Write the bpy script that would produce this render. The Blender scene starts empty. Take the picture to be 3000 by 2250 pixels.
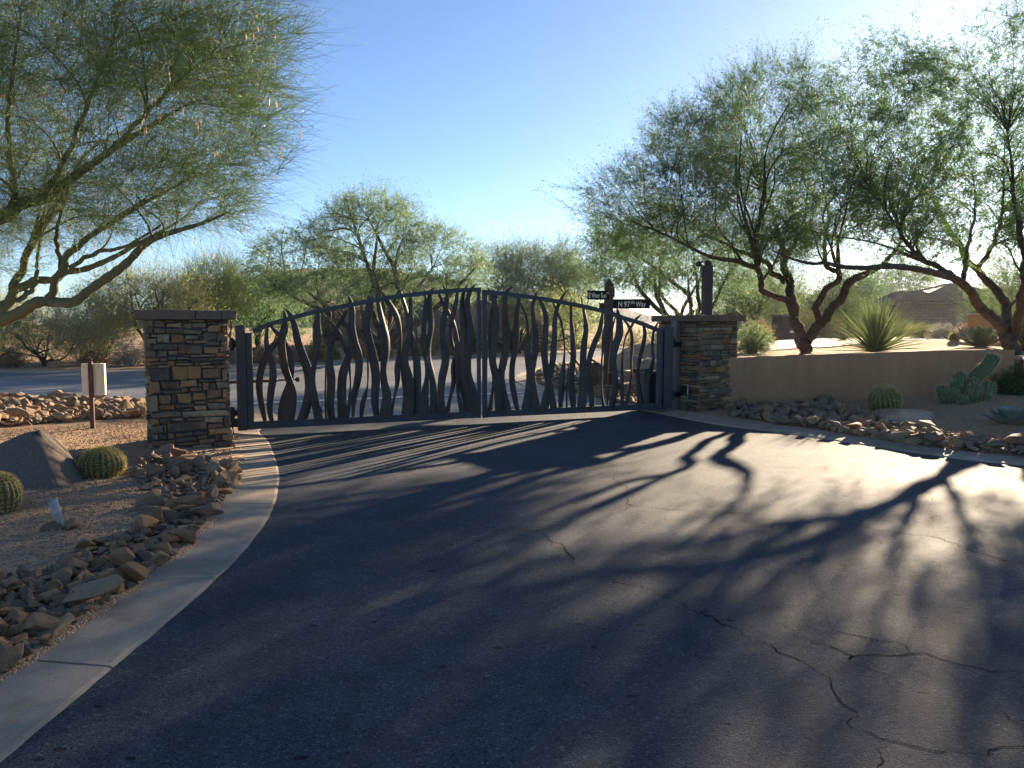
import bpy, bmesh, math, random
import numpy as np
from mathutils import Vector, Matrix

# ------------------------------------------------------------------ camera, sky, sun, exposure
SC = bpy.context.scene
COL = SC.collection
CAM_H, FPX, PITCH = 1.5, 2250.0, math.atan(175.0 / 2250.0)
cam_d = bpy.data.cameras.new('camera'); cam = bpy.data.objects.new('camera', cam_d); COL.objects.link(cam)
cam_d.sensor_width = 36.0; cam_d.lens = 27.0; cam_d.clip_start = 0.05; cam_d.clip_end = 9000
cam.location = (0, 0, CAM_H); cam.rotation_euler = (math.pi / 2 - PITCH, 0, 0)
SC.camera = cam
SUN_AZ, SUN_EL = math.radians(32.2), math.radians(15.3)     # azimuth clockwise from +Y
world = bpy.data.worlds.new('World'); SC.world = world; world.use_nodes = True
wn = world.node_tree.nodes; wl = world.node_tree.links
wn.clear()
sky = wn.new('ShaderNodeTexSky'); sky.sky_type = 'NISHITA'; sky.sun_disc = False
sky.sun_elevation = SUN_EL; sky.sun_rotation = SUN_AZ
sky.altitude = 700; sky.air_density = 0.72; sky.dust_density = 0.22; sky.ozone_density = 3.0
bg = wn.new('ShaderNodeBackground'); bg.inputs['Strength'].default_value = 0.05
wo = wn.new('ShaderNodeOutputWorld')
wl.new(sky.outputs[0], bg.inputs['Color']); wl.new(bg.outputs[0], wo.inputs['Surface'])
sun_d = bpy.data.lights.new('sun', 'SUN'); sun = bpy.data.objects.new('sun', sun_d); COL.objects.link(sun)
sun_d.energy = 5.0; sun_d.angle = math.radians(0.6); sun_d.color = (1.0, 0.80, 0.56)
SUN_DIR = Vector((math.cos(SUN_EL) * math.sin(SUN_AZ), math.cos(SUN_EL) * math.cos(SUN_AZ), math.sin(SUN_EL)))
sun.rotation_euler = SUN_DIR.to_track_quat('Z', 'Y').to_euler()
sun.location = (30, 45, 20)
GLARE_VEIL = 0.00020
SC.view_settings.view_transform = 'Standard'; SC.view_settings.look = 'None'
SC.view_settings.exposure = 2.1; SC.view_settings.gamma = 1.0
SC.view_settings.use_curve_mapping = False
SC.render.engine = 'CYCLES'
SC.cycles.volume_bounces = 0; SC.cycles.max_bounces = 6; SC.cycles.transparent_max_bounces = 6

rng = np.random.default_rng(7); random.seed(7)
CP, SP = math.cos(PITCH), math.sin(PITCH)

def ray(px, py):
    u = (px - 1500.0) / FPX; v = (1125.0 - py) / FPX
    return Vector((u, CP + v * SP, -SP + v * CP))
def P(px, py, z=0.0):                     # point of the horizontal plane z seen at that place of the photo
    r = ray(px, py); t = (z - CAM_H) / r.z
    return Vector((r.x * t, r.y * t, z))
def D(px, py, d):                         # point at depth d (metres along +Y)
    r = ray(px, py); t = d / r.y
    return Vector((r.x * t, d, CAM_H + r.z * t))

# ------------------------------------------------------------------ object helpers
def tag(o, label=None, cat=None, group=None, kind=None):
    if label: o['label'] = label
    if cat: o['category'] = cat
    if group: o['group'] = group
    if kind: o['kind'] = kind
    return o
def thing(name, label, cat, loc=(0, 0, 0), rz=0.0, group=None):
    o = bpy.data.objects.new(name, None); COL.objects.link(o)
    o.empty_display_size = 0.2
    o.location = loc; o.rotation_euler = (0, 0, rz)
    return tag(o, label, cat, group)
def link(name, me, parent=None, loc=None, world_coords=False):
    o = bpy.data.objects.new(name, me); COL.objects.link(o)
    if loc is not None: o.location = loc
    if parent is not None:
        o.parent = parent
        if world_coords:
            o.matrix_parent_inverse = parent_matrix(parent).inverted()
    return o
def parent_matrix(p):
    m = Matrix.LocRotScale(p.location, p.rotation_euler, p.scale)
    if p.parent: m = parent_matrix(p.parent) @ p.matrix_parent_inverse @ m
    return m
def mesh_np(name, V, Q, mats, mi=None, smooth=True):
    """V (n,3), Q (k,4) quads or (k,3) tris, fast numpy mesh"""
    me = bpy.data.meshes.new(name)
    V = np.ascontiguousarray(V, dtype=np.float32); Q = np.ascontiguousarray(Q, dtype=np.int32)
    n, k, s = len(V), len(Q), Q.shape[1]
    me.vertices.add(n); me.vertices.foreach_set('co', V.ravel())
    me.loops.add(k * s); me.loops.foreach_set('vertex_index', Q.ravel())
    me.polygons.add(k)
    me.polygons.foreach_set('loop_start', np.arange(0, k * s, s, dtype=np.int32))
    me.polygons.foreach_set('loop_total', np.full(k, s, dtype=np.int32))
    if mi is not None: me.polygons.foreach_set('material_index', np.ascontiguousarray(mi, dtype=np.int32))
    me.polygons.foreach_set('use_smooth', np.full(k, smooth))
    for m in (mats if isinstance(mats, (list, tuple)) else [mats]): me.materials.append(m)
    me.update(); return me
def mesh_bm(name, bm, mats, smooth=False):
    bmesh.ops.recalc_face_normals(bm, faces=bm.faces[:])
    me = bpy.data.meshes.new(name); bm.to_mesh(me); bm.free()
    for m in (mats if isinstance(mats, (list, tuple)) else [mats]): me.materials.append(m)
    if smooth: me.polygons.foreach_set('use_smooth', np.full(len(me.polygons), True))
    me.update(); return me
def mesh_py(name, V, F, mats, smooth=False):
    me = bpy.data.meshes.new(name); me.from_pydata([tuple(v) for v in V], [], F)
    for m in (mats if isinstance(mats, (list, tuple)) else [mats]): me.materials.append(m)
    if smooth: me.polygons.foreach_set('use_smooth', np.full(len(me.polygons), True))
    me.update(); return me
def catmull(pts, n):
    p = np.asarray(pts, dtype=float)
    if len(p) == 2:
        t = np.linspace(0, 1, n)[:, None]; return p[0] * (1 - t) + p[1] * t
    e = np.vstack([2 * p[0] - p[1], p, 2 * p[-1] - p[-2]])
    t = np.linspace(0, len(p) - 1 - 1e-9, n); i = t.astype(int); f = (t - i)[:, None]
    a, b, c, d = e[i], e[i + 1], e[i + 2], e[i + 3]
    return 0.5 * (2 * b + (c - a) * f + (2 * a - 5 * b + 4 * c - d) * f ** 2 + (3 * b - a - 3 * c + d) * f ** 3)
def smooth(a, b, x):
    t = np.clip((x - a) / (b - a), 0, 1); return t * t * (3 - 2 * t)
def add_box(bm, cx, cy, cz, sx, sy, sz, rz=0.0, bevel=0.0):
    r = bmesh.ops.create_cube(bm, size=1.0)
    M = Matrix.Translation((cx, cy, cz)) @ Matrix.Rotation(rz, 4, 'Z') @ Matrix.Diagonal((sx, sy, sz, 1))
    bmesh.ops.transform(bm, matrix=M, verts=r['verts'])
    if bevel > 0:
        ed = list({e for v in r['verts'] for e in v.link_edges})
        bmesh.ops.bevel(bm, geom=ed, offset=bevel, segments=1, affect='EDGES', profile=0.5)
def box_mesh(name, sx, sy, sz, mat, bevel=0.004, cz=None, cx=0, cy=0):
    bm = bmesh.new(); add_box(bm, cx, cy, sz / 2 if cz is None else cz, sx, sy, sz, 0, bevel)
    return mesh_bm(name, bm, mat)
def lathe(prof, n=24):
    V, F = [], []
    for r, z in prof:
        for k in range(n):
            a = 2 * math.pi * k / n; V.append((r * math.cos(a), r * math.sin(a), z))
    m = len(prof)
    for i in range(m - 1):
        for k in range(n):
            F.append((i * n + k, i * n + (k + 1) % n, (i + 1) * n + (k + 1) % n, (i + 1) * n + k))
    F.append(tuple(range(n - 1, -1, -1))); F.append(tuple((m - 1) * n + k for k in range(n)))
    return V, F
def tubes(Pn, Rn, S=5):
    """Pn (B,N,3), Rn (B,N) -> verts, quads"""
    Pn = np.asarray(Pn, float); Rn = np.asarray(Rn, float)
    B, N, _ = Pn.shape
    T = np.gradient(Pn, axis=1); T /= np.linalg.norm(T, axis=2, keepdims=True) + 1e-9
    ref = np.where(np.abs(T[:, :1, 2:3]) > 0.9, np.array([1.0, 0, 0]), np.array([0, 0, 1.0]))
    ref = np.broadcast_to(ref, T.shape)
    U = np.cross(T, ref); U /= np.linalg.norm(U, axis=2, keepdims=True) + 1e-9
    W = np.cross(T, U)
    a = np.arange(S) * 2 * np.pi / S
    V = Pn[:, :, None, :] + Rn[:, :, None, None] * (U[:, :, None, :] * np.cos(a)[None, None, :, None] + W[:, :, None, :] * np.sin(a)[None, None, :, None])
    idx = np.arange(B * N * S).reshape(B, N, S)
    q = np.stack([idx[:, :-1, :], np.roll(idx[:, :-1, :], -1, 2), np.roll(idx[:, 1:, :], -1, 2), idx[:, 1:, :]], -1)
    return V.reshape(-1, 3), q.reshape(-1, 4)
def cat_mesh(parts):
    V, Q, o = [], [], 0
    for v, q in parts:
        V.append(v); Q.append(q + o); o += len(v)
    return np.vstack(V), np.vstack(Q)
def sweep_rect(pts, hh, dd, up, nor):
    """rectangular bar along pts; hh across (perp. in plane), dd along nor"""
    p = np.asarray(pts, float); n = len(p)
    T = np.gradient(p, axis=0); T /= np.linalg.norm(T, axis=1, keepdims=True)
    nor = np.asarray(nor, float)
    U = np.cross(nor[None], T); U /= np.linalg.norm(U, axis=1, keepdims=True)
    V = np.stack([p + U * hh / 2 + nor * dd / 2, p + U * hh / 2 - nor * dd / 2, p - U * hh / 2 - nor * dd / 2, p - U * hh / 2 + nor * dd / 2], 1).reshape(-1, 3)
    F = []
    for i in range(n - 1):
        for k in range(4):
            F.append((i * 4 + k, i * 4 + (k + 1) % 4, i * 4 + 4 + (k + 1) % 4, i * 4 + 4 + k))
    F.append((3, 2, 1, 0)); F.append(tuple((n - 1) * 4 + k for k in range(4)))
    return V, F
def rod_mesh(name, pts, r, mat, S=8):
    v, q = tubes(np.asarray(pts, float)[None], np.full((1, len(pts)), r), S)
    F = [tuple(int(a) for a in f) for f in q]; n = len(pts)
    F.append(tuple(range(S))[::-1]); F.append(tuple((n - 1) * S + k for k in range(S)))
    return mesh_py(name, v, F, mat, True)

# ------------------------------------------------------------------ materials
def nd(nt, t, **kw):
    n = nt.nodes.new(t)
    for k, v in kw.items(): setattr(n, k, v)
    return n
def ramp(nt, fac, stops):
    r = nt.nodes.new('ShaderNodeValToRGB'); e = r.color_ramp.elements
    while len(e) > 1: e.remove(e[-1])
    e[0].position = stops[0][0]; e[0].color = (*stops[0][1], 1)
    for p, c in stops[1:]:
        x = e.new(p); x.color = (*c, 1)
    nt.links.new(fac, r.inputs[0]); return r.outputs[0]
def mixc(nt, fac, a, b, mode='MIX'):
    m = nt.nodes.new('ShaderNodeMix'); m.data_type = 'RGBA'; m.blend_type = mode
    for s, v in ((m.inputs[0], fac), (m.inputs[6], a), (m.inputs[7], b)):
        if hasattr(v, 'is_output') or isinstance(v, bpy.types.NodeSocket): nt.links.new(v, s)
        elif isinstance(v, (int, float)): s.default_value = v
        else: s.default_value = (*v, 1)
    return m.outputs[2]
def math_n(nt, op, a, b=0.0, c=None):
    m = nt.nodes.new('ShaderNodeMath'); m.operation = op
    for s, v in zip(m.inputs, (a, b) if c is None else (a, b, c)):
        if isinstance(v, bpy.types.NodeSocket): nt.links.new(v, s)
        else: s.default_value = v
    return m.outputs[0]
def noise(nt, vec, scale, detail=4, rough=0.55, dist=0.0):
    n = nt.nodes.new('ShaderNodeTexNoise'); n.inputs['Scale'].default_value = scale
    n.inputs['Detail'].default_value = detail; n.inputs['Roughness'].default_value = rough
    n.inputs['Distortion'].default_value = dist
    nt.links.new(vec, n.inputs['Vector']); return n.outputs['Fac']
def voro(nt, vec, scale, feature='F1', out='Distance', rand=1.0):
    n = nt.nodes.new('ShaderNodeTexVoronoi'); n.feature = feature; n.inputs['Scale'].default_value = scale
    n.inputs['Randomness'].default_value = rand
    nt.links.new(vec, n.inputs['Vector']); return n.outputs[out]
def bump(nt, h, strength, dist, nrm=None):
    b = nt.nodes.new('ShaderNodeBump'); b.inputs['Strength'].default_value = strength; b.inputs['Distance'].default_value = dist
    nt.links.new(h, b.inputs['Height'])
    if nrm is not None: nt.links.new(nrm, b.inputs['Normal'])
    return b.outputs[0]
def new_mat(name):
    m = bpy.data.materials.new(name); m.use_nodes = True; nt = m.node_tree
    p = nt.nodes['Principled BSDF']
    tc = nt.nodes.new('ShaderNodeTexCoord'); return m, nt, p, tc
def simple(name, cols, scale=6.0, rough=0.7, bs=30.0, bstr=0.2, bdist=0.01, metal=0.0, spec=0.4, rnd=0.0, detail=5, coord='Object'):
    """noise-ramped colour with fine relief; rnd: brightness spread from object to object"""
    m, nt, p, tc = new_mat(name); v = tc.outputs[coord]
    n = noise(nt, v, scale, detail, 0.6)
    k = len(cols)
    c = ramp(nt, n, [(0.3 + 0.4 * i / max(1, k - 1), cols[i]) for i in range(k)])
    if rnd:
        oi = nt.nodes.new('ShaderNodeObjectInfo')
        mr = nt.nodes.new('ShaderNodeMapRange'); mr.inputs['To Min'].default_value = 1 - rnd; mr.inputs['To Max'].default_value = 1 + rnd
        nt.links.new(oi.outputs['Random'], mr.inputs[0])
        c = mixc(nt, 1.0, c, mr.outputs[0], 'MULTIPLY')
    nt.links.new(c, p.inputs['Base Color'])
    p.inputs['Roughness'].default_value = rough; p.inputs['Metallic'].default_value = metal
    p.inputs['Specular IOR Level'].default_value = spec
    if bstr:
        nt.links.new(bump(nt, noise(nt, v, bs, 6, 0.65), bstr, bdist), p.inputs['Normal'])
    return m
def leaf_mat(name, cols, trans=0.4, tcol=None, scale=1.3, fine=37.0, rough=0.55):
    m, nt, p, tc = new_mat(name); v = tc.outputs['Object']
    n = math_n(nt, 'ADD', math_n(nt, 'MULTIPLY', noise(nt, v, scale, 2), 0.55), math_n(nt, 'MULTIPLY', noise(nt, v, fine, 1), 0.45))
    k = len(cols); c = ramp(nt, n, [(0.36 + 0.28 * i / max(1, k - 1), cols[i]) for i in range(k)])
    nt.links.new(c, p.inputs['Base Color']); p.inputs['Roughness'].default_value = rough
    p.inputs['Specular IOR Level'].default_value = 0.35
    t = nt.nodes.new('ShaderNodeBsdfTranslucent')
    nt.links.new(mixc(nt, 1.0, c, tcol or (1.25, 1.5, 0.95), 'MULTIPLY'), t.inputs['Color'])
    mx = nt.nodes.new('ShaderNodeMixShader'); mx.inputs[0].default_value = trans
    out = nt.nodes['Material Output']
    nt.links.new(p.outputs[0], mx.inputs[1]); nt.links.new(t.outputs[0], mx.inputs[2]); nt.links.new(mx.outputs[0], out.inputs['Surface'])
    return m

def stone_mat(name, cols, bs=14.0, rough=0.8, spec=0.3):
    """each stone its own colour out of the palette, with veins and grain"""
    m, nt, p, tc = new_mat(name); oi = nt.nodes.new('ShaderNodeObjectInfo')
    off = nt.nodes.new('ShaderNodeVectorMath'); off.operation = 'ADD'
    nt.links.new(tc.outputs['Object'], off.inputs[0])
    cmb = nt.nodes.new('ShaderNodeCombineXYZ')
    for i in range(3): nt.links.new(math_n(nt, 'MULTIPLY', oi.outputs['Random'], 53.0 + 17 * i), cmb.inputs[i])
    nt.links.new(cmb.outputs[0], off.inputs[1]); v = off.outputs[0]
    n = noise(nt, v, 5.0, 6, 0.65, 0.6)
    f = math_n(nt, 'FRACT', math_n(nt, 'ADD', math_n(nt, 'MULTIPLY', oi.outputs['Random'], 7.31), math_n(nt, 'MULTIPLY', math_n(nt, 'SUBTRACT', n, 0.5), 0.28)))
    k = len(cols); c = ramp(nt, f, [(i / (k - 1), cols[i]) for i in range(k)])
    g = ramp(nt, noise(nt, v, 60.0, 4, 0.7), [(0.3, (0.62, 0.62, 0.64)), (0.7, (1.2, 1.17, 1.12))])
    c = mixc(nt, 1.0, c, g, 'MULTIPLY')
    nt.links.new(c, p.inputs['Base Color']); p.inputs['Roughness'].default_value = rough
    p.inputs['Specular IOR Level'].default_value = spec
    h = math_n(nt, 'ADD', noise(nt, v, bs, 7, 0.7, 0.4), math_n(nt, 'MULTIPLY', noise(nt, v, bs * 6, 3), 0.3))
    nt.links.new(bump(nt, h, 0.7, 0.02), p.inputs['Normal'])
    return m

M = {}
PAL = [(0.110, 0.062, 0.035), (0.275, 0.178, 0.094), (0.083, 0.067, 0.051), (0.319, 0.221, 0.125), (0.077, 0.082, 0.062), (0.352, 0.178, 0.066), (0.154, 0.125, 0.090), (0.066, 0.053, 0.047), (0.286, 0.221, 0.144), (0.209, 0.101, 0.047), (0.132, 0.125, 0.094), (0.308, 0.168, 0.062), (0.374, 0.288, 0.179), (0.077, 0.058, 0.043)]
M['pillar_stone'] = stone_mat('ledge_stone', PAL)
M['riprap'] = stone_mat('riprap_rock', [(0.362, 0.211, 0.106), (0.230, 0.139, 0.077), (0.411, 0.246, 0.126), (0.194, 0.150, 0.103), (0.325, 0.185, 0.090), (0.400, 0.272, 0.155), (0.253, 0.160, 0.097), (0.164, 0.133, 0.097), (0.411, 0.206, 0.090), (0.314, 0.211, 0.122)], 18.0)
def many_mat(name, cols):
    """joined rocks or pebbles: colour by cell of position"""
    m, nt, p, tc = new_mat(name); v = tc.outputs['Object']
    cell = voro(nt, v, 9.0 if 'rock' in name else 55.0, 'F1', 'Color'); sep = nt.nodes.new('ShaderNodeSeparateColor'); nt.links.new(cell, sep.inputs[0])
    k = len(cols); c = ramp(nt, sep.outputs[0], [(i / (k - 1), cols[i]) for i in range(k)])
    g = ramp(nt, noise(nt, v, 60.0, 4, .7), [(.3, (.65, .65, .66)), (.7, (1.2, 1.17, 1.12))])
    nt.links.new(mixc(nt, 1.0, c, g, 'MULTIPLY'), p.inputs['Base Color']); p.inputs['Roughness'].default_value = .85
    nt.links.new(bump(nt, noise(nt, v, 40, 5, .7), .6, .012), p.inputs['Normal']); return m
M['riprap_many'] = many_mat('loose_rock', [(0.278, 0.178, 0.103), (0.167, 0.114, 0.077), (0.322, 0.209, 0.125), (0.144, 0.129, 0.103), (0.256, 0.159, 0.090), (0.211, 0.144, 0.095)])
M['pebble'] = many_mat('gravel_pebble', [(0.240, 0.149, 0.090), (0.450, 0.284, 0.162), (0.360, 0.225, 0.132), (0.570, 0.387, 0.241), (0.315, 0.212, 0.136), (0.420, 0.245, 0.136)])
M['cap_stone'] = stone_mat('cap_stone', [(0.193, 0.108, 0.065), (0.252, 0.146, 0.089), (0.168, 0.112, 0.078), (0.134, 0.122, 0.098)], 9.0)
M['mortar'] = simple('dark_mortar', [(.03, .028, .026), (.06, .055, .05)], 20)
M['gate_steel'] = simple('dark_bronze_steel', [(0.018, 0.016, 0.018), (0.036, 0.031, 0.029), (0.057, 0.045, 0.037)], 3.5, 0.5, 60, 0.12, 0.004, 0.0, 0.4)
M['frame_steel'] = simple('black_bronze_paint', [(0.027, 0.032, 0.042), (0.044, 0.050, 0.063)], 5, 0.45, 80, 0.08, 0.003, 0.2, 0.5)
M['black_metal'] = simple('black_metal', [(.012, .012, .013), (.02, .02, .021)], 8, 0.45, 60, 0.1, 0.003, 0.2)
M['grey_metal'] = simple('grey_painted_steel', [(0.120, 0.114, 0.102), (0.168, 0.156, 0.144)], 5, 0.55, 60, 0.1, 0.004, 0.1)
M['rust'] = simple('rust_brown_steel', [(0.054, 0.027, 0.018), (0.099, 0.045, 0.030)], 12, 0.6, 60, 0.2, 0.004, 0.2)
M['wood_brown'] = simple('brown_painted_wood', [(.05, .036, .03), (.075, .055, .045)], 6, 0.65, 50, 0.25, 0.006)
M['white_panel'] = simple('off_white_panel', [(0.570, 0.504, 0.376), (0.684, 0.612, 0.464)], 5, 0.6, 50, 0.08, 0.004)
M['white_plastic'] = simple('grey_white_plastic', [(.33, .33, .32), (.42, .42, .41)], 8, 0.5, 60, 0.05, 0.003)
M['sign_green'] = simple('dark_green_sign_sheet', [(.007, .012, .012), (.011, .018, .017)], 6, 0.75, 40, 0.03, 0.002, spec=.15)
M['sign_letter'] = simple('white_sign_letter', [(.78, .78, .76), (.82, .82, .80)], 6, 0.5, 40, 0.0)
def stucco(name, cols, bs=70):
    m, nt, p, tc = new_mat(name); v = tc.outputs['Object']
    c = ramp(nt, noise(nt, v, 1.6, 5, 0.6), [(0.3, cols[0]), (0.7, cols[1])])
    c = mixc(nt, 1.0, c, ramp(nt, noise(nt, v, 90, 3), [(0.3, (.85, .85, .85)), (0.7, (1.1, 1.1, 1.1))]), 'MULTIPLY')
    mp = nt.nodes.new('ShaderNodeMapping'); mp.inputs['Scale'].default_value = (5, 5, .6); nt.links.new(v, mp.inputs[0])
    c = mixc(nt, 1.0, c, ramp(nt, noise(nt, mp.outputs[0], 1.6, 5, .6), [(.35, (.93, .925, .92)), (.6, (1.02, 1.02, 1.02))]), 'MULTIPLY')
    nt.links.new(c, p.inputs['Base Color']); p.inputs['Roughness'].default_value = 0.9; p.inputs['Specular IOR Level'].default_value = 0.2
    nt.links.new(bump(nt, math_n(nt, 'ADD', noise(nt, v, bs, 5, 0.6), math_n(nt, 'MULTIPLY', noise(nt, v, 7, 4, .6, .6), 1.5)), 0.6, 0.012), p.inputs['Normal']); return m
M['stucco'] = stucco('tan_stucco', ((0.335, 0.189, 0.100), (0.409, 0.231, 0.122)))
M['stucco_house'] = stucco('brown_house_stucco', ((.20, .15, .115), (.25, .19, .145)))
M['stucco_grey'] = stucco('taupe_house_stucco', ((.17, .15, .135), (.21, .18, .16)))
M['clay'] = stucco('terracotta_stucco', ((.32, .13, .07), (.38, .16, .09)))
M['glass'] = simple('dark_window_glass', [(.012, .016, .02), (.02, .025, .03)], 2, 0.08, 3, 0.0, spec=0.8)
M['roof_tile'] = simple('charcoal_roof_tile', [(0.013, 0.013, 0.015), (0.021, 0.020, 0.023)], 9, 0.7, 40, 0.2, 0.006, rnd=.15)
def brick_face(name):
    m, nt, p, tc = new_mat(name); v = tc.outputs['Object']
    mp = nt.nodes.new('ShaderNodeMapping'); mp.inputs['Rotation'].default_value = (math.pi / 2, 0, 0)
    nt.links.new(v, mp.inputs[0])
    b = nt.nodes.new('ShaderNodeTexBrick'); b.inputs['Scale'].default_value = 1.0
    b.inputs['Brick Width'].default_value = .55; b.inputs['Row Height'].default_value = .16; b.inputs['Mortar Size'].default_value = .012
    b.inputs['Color1'].default_value = (.19, .15, .125, 1); b.inputs['Color2'].default_value = (.11, .095, .085, 1); b.inputs['Mortar'].default_value = (.06, .05, .045, 1)
    nt.links.new(mp.outputs[0], b.inputs['Vector'])
    nt.links.new(b.outputs[0], p.inputs['Base Color']); p.inputs['Roughness'].default_value = .85
    nt.links.new(bump(nt, math_n(nt, 'SUBTRACT', 1.0, b.outputs[1]), .6, .03), p.inputs['Normal']); return m
M['house_stone'] = brick_face('far_ledge_stone')

def gravel_mat():
    m, nt, p, tc = new_mat('decomposed_granite'); v = tc.outputs['Object']
    cell = voro(nt, v, 62.0, 'F1', 'Color'); dist = voro(nt, v, 62.0, 'F1', 'Distance')
    sep = nt.nodes.new('ShaderNodeSeparateColor'); nt.links.new(cell, sep.inputs[0])
    c = ramp(nt, sep.outputs[0], [(0, (.22, .135, .085)), (.25, (.38, .245, .15)), (.5, (.48, .315, .19)), (.75, (.40, .28, .185)), (1, (.60, .45, .31))])
    big = noise(nt, v, 0.7, 5, 0.6)
    c = mixc(nt, 1.0, c, ramp(nt, big, [(.3, (.82, .80, .78)), (.7, (1.12, 1.1, 1.08))]), 'MULTIPLY')
    sand = ramp(nt, noise(nt, v, 150, 3), [(.3, (.28, .185, .115)), (.7, (.46, .315, .20))])
    c = mixc(nt, ramp(nt, dist, [(.35, (0, 0, 0)), (.7, (.8, .8, .8))]), c, sand)
    nt.links.new(c, p.inputs['Base Color']); p.inputs['Roughness'].default_value = .92; p.inputs['Specular IOR Level'].default_value = .15
    h = math_n(nt, 'ADD', math_n(nt, 'MULTIPLY', dist, -1.0), math_n(nt, 'MULTIPLY', noise(nt, v, 25, 5, .7), .8))
    nt.links.new(bump(nt, h, .9, .014), p.inputs['Normal']); return m
M['gravel'] = gravel_mat()
def asphalt_mat(name, dark, lite, rough=.7, spec=.4):
    m, nt, p, tc = new_mat(name); v = tc.outputs['Object']
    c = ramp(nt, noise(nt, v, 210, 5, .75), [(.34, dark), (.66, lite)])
    agg = voro(nt, v, 120.0, 'F1', 'Color'); sep = nt.nodes.new('ShaderNodeSeparateColor'); nt.links.new(agg, sep.inputs[0])
    c = mixc(nt, ramp(nt, sep.outputs[0], [(.80, (0, 0, 0)), (.97, (.75, .75, .75))]), c, (.14, .135, .13))
    c = mixc(nt, ramp(nt, sep.outputs[1], [(.84, (0, 0, 0)), (.93, (.7, .7, .7))]), c, (.010, .011, .013))
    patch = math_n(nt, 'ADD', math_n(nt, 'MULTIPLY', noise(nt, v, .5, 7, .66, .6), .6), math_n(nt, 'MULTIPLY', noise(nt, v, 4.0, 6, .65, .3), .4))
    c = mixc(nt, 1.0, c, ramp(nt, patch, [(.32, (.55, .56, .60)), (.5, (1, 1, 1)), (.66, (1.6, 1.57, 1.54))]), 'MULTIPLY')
    st = nt.nodes.new('ShaderNodeMapping'); st.inputs['Scale'].default_value = (1.0, 1.6, 1); st.inputs['Rotation'].default_value = (0, 0, .25)
    nt.links.new(v, st.inputs[0])
    scuff = ramp(nt, noise(nt, st.outputs[0], 7, 6, .7, .5), [(.60, (0, 0, 0)), (.72, (.5, .5, .5))])
    c = mixc(nt, scuff, c, (.105, .103, .10))
    oil = ramp(nt, noise(nt, v, 1.1, 4, .6, .8), [(.66, (0, 0, 0)), (.76, (.55, .55, .55))])
    c = mixc(nt, oil, c, (.014, .014, .016))
    pit = voro(nt, st.outputs[0], 7.0, 'F1', 'Distance'); pc = voro(nt, st.outputs[0], 7.0, 'F1', 'Color'); ps = nt.nodes.new('ShaderNodeSeparateColor'); nt.links.new(pc, ps.inputs[0])
    rad = math_n(nt, 'MULTIPLY', math_n(nt, 'MAXIMUM', math_n(nt, 'SUBTRACT', ps.outputs[0], .55), 0.0), .42)
    wob = math_n(nt, 'ADD', pit, math_n(nt, 'MULTIPLY', math_n(nt, 'SUBTRACT', noise(nt, v, 45, 3), .5), .14))
    pm = ramp(nt, math_n(nt, 'SUBTRACT', rad, wob), [(.0, (0, 0, 0)), (.018, (1, 1, 1))])
    c = mixc(nt, math_n(nt, 'MULTIPLY', pm, .85), c, (.007, .007, .008))
    nt.links.new(c, p.inputs['Base Color'])
    p.inputs['Specular IOR Level'].default_value = spec
    rr = ramp(nt, patch, [(.3, (rough - .08,) * 3), (.7, (rough + .08,) * 3)])
    nt.links.new(rr, p.inputs['Roughness'])
    h = math_n(nt, 'ADD', noise(nt, v, 120, 5, .8), math_n(nt, 'MULTIPLY', voro(nt, v, 120.0), -.9))
    h = math_n(nt, 'SUBTRACT', h, math_n(nt, 'MULTIPLY', pm, 1.6))
    b1 = bump(nt, noise(nt, v, 6, 5, .65), .22, .02)
    nt.links.new(bump(nt, h, .7, .0035, b1), p.inputs['Normal']); return m
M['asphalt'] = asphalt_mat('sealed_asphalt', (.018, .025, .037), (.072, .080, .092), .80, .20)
M['street'] = asphalt_mat('worn_street_asphalt', (.085, .092, .102), (.15, .152, .158), .56, .5)
def concrete(name, a, b):
    m, nt, p, tc = new_mat(name); v = tc.outputs['Object']
    c = ramp(nt, noise(nt, v, 3.0, 7, .65, .5), [(.3, a), (.7, b)])
    c = mixc(nt, 1.0, c, ramp(nt, noise(nt, v, 120, 3), [(.3, (.85, .85, .85)), (.7, (1.12, 1.12, 1.12))]), 'MULTIPLY')
    sp = ramp(nt, noise(nt, v, 40, 2), [(.68, (0, 0, 0)), (.74, (.6, .6, .6))])
    c = mixc(nt, sp, c, (.10, .085, .07))
    dirt = ramp(nt, noise(nt, v, 1.4, 7, .7, .8), [(.48, (0, 0, 0)), (.7, (.65, .65, .65))])
    c = mixc(nt, dirt, c, (.11, .085, .062))
    nt.links.new(c, p.inputs['Base Color']); p.inputs['Roughness'].default_value = .85; p.inputs['Specular IOR Level'].default_value = .3
    nt.links.new(bump(nt, noise(nt, v, 90, 5, .7), .3, .006), p.inputs['Normal']); return m
M['kerb'] = concrete('tan_concrete_kerb', (0.299, 0.239, 0.173), (0.423, 0.341, 0.251))
M['pave_cream'] = concrete('cream_driveway_concrete', (.36, .30, .24), (.44, .38, .31))
M['white_paint'] = simple('worn_white_road_paint', [(.42, .42, .41), (.72, .72, .70)], 9, .7, 50, .1, .003)
M['crack'] = simple('dark_crack_ribbon', [(.006, .006, .006), (.012, .011, .011)], 40, .95, 60, 0.0, spec=.05)  # crack ribbons lie flat; the groove's shade is put into this dark colour
M['boulder'] = stone_mat('granite_boulder', [(.13, .10, .08), (.15, .12, .095), (.17, .135, .11), (.14, .11, .09)], 11.0, .9, .2)
M['boulder_tan'] = simple('tan_boulder', [(0.288, 0.198, 0.138), (0.384, 0.282, 0.198), (0.432, 0.336, 0.252)], 2.0, .85, 12, .7, .03, detail=8)
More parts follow.
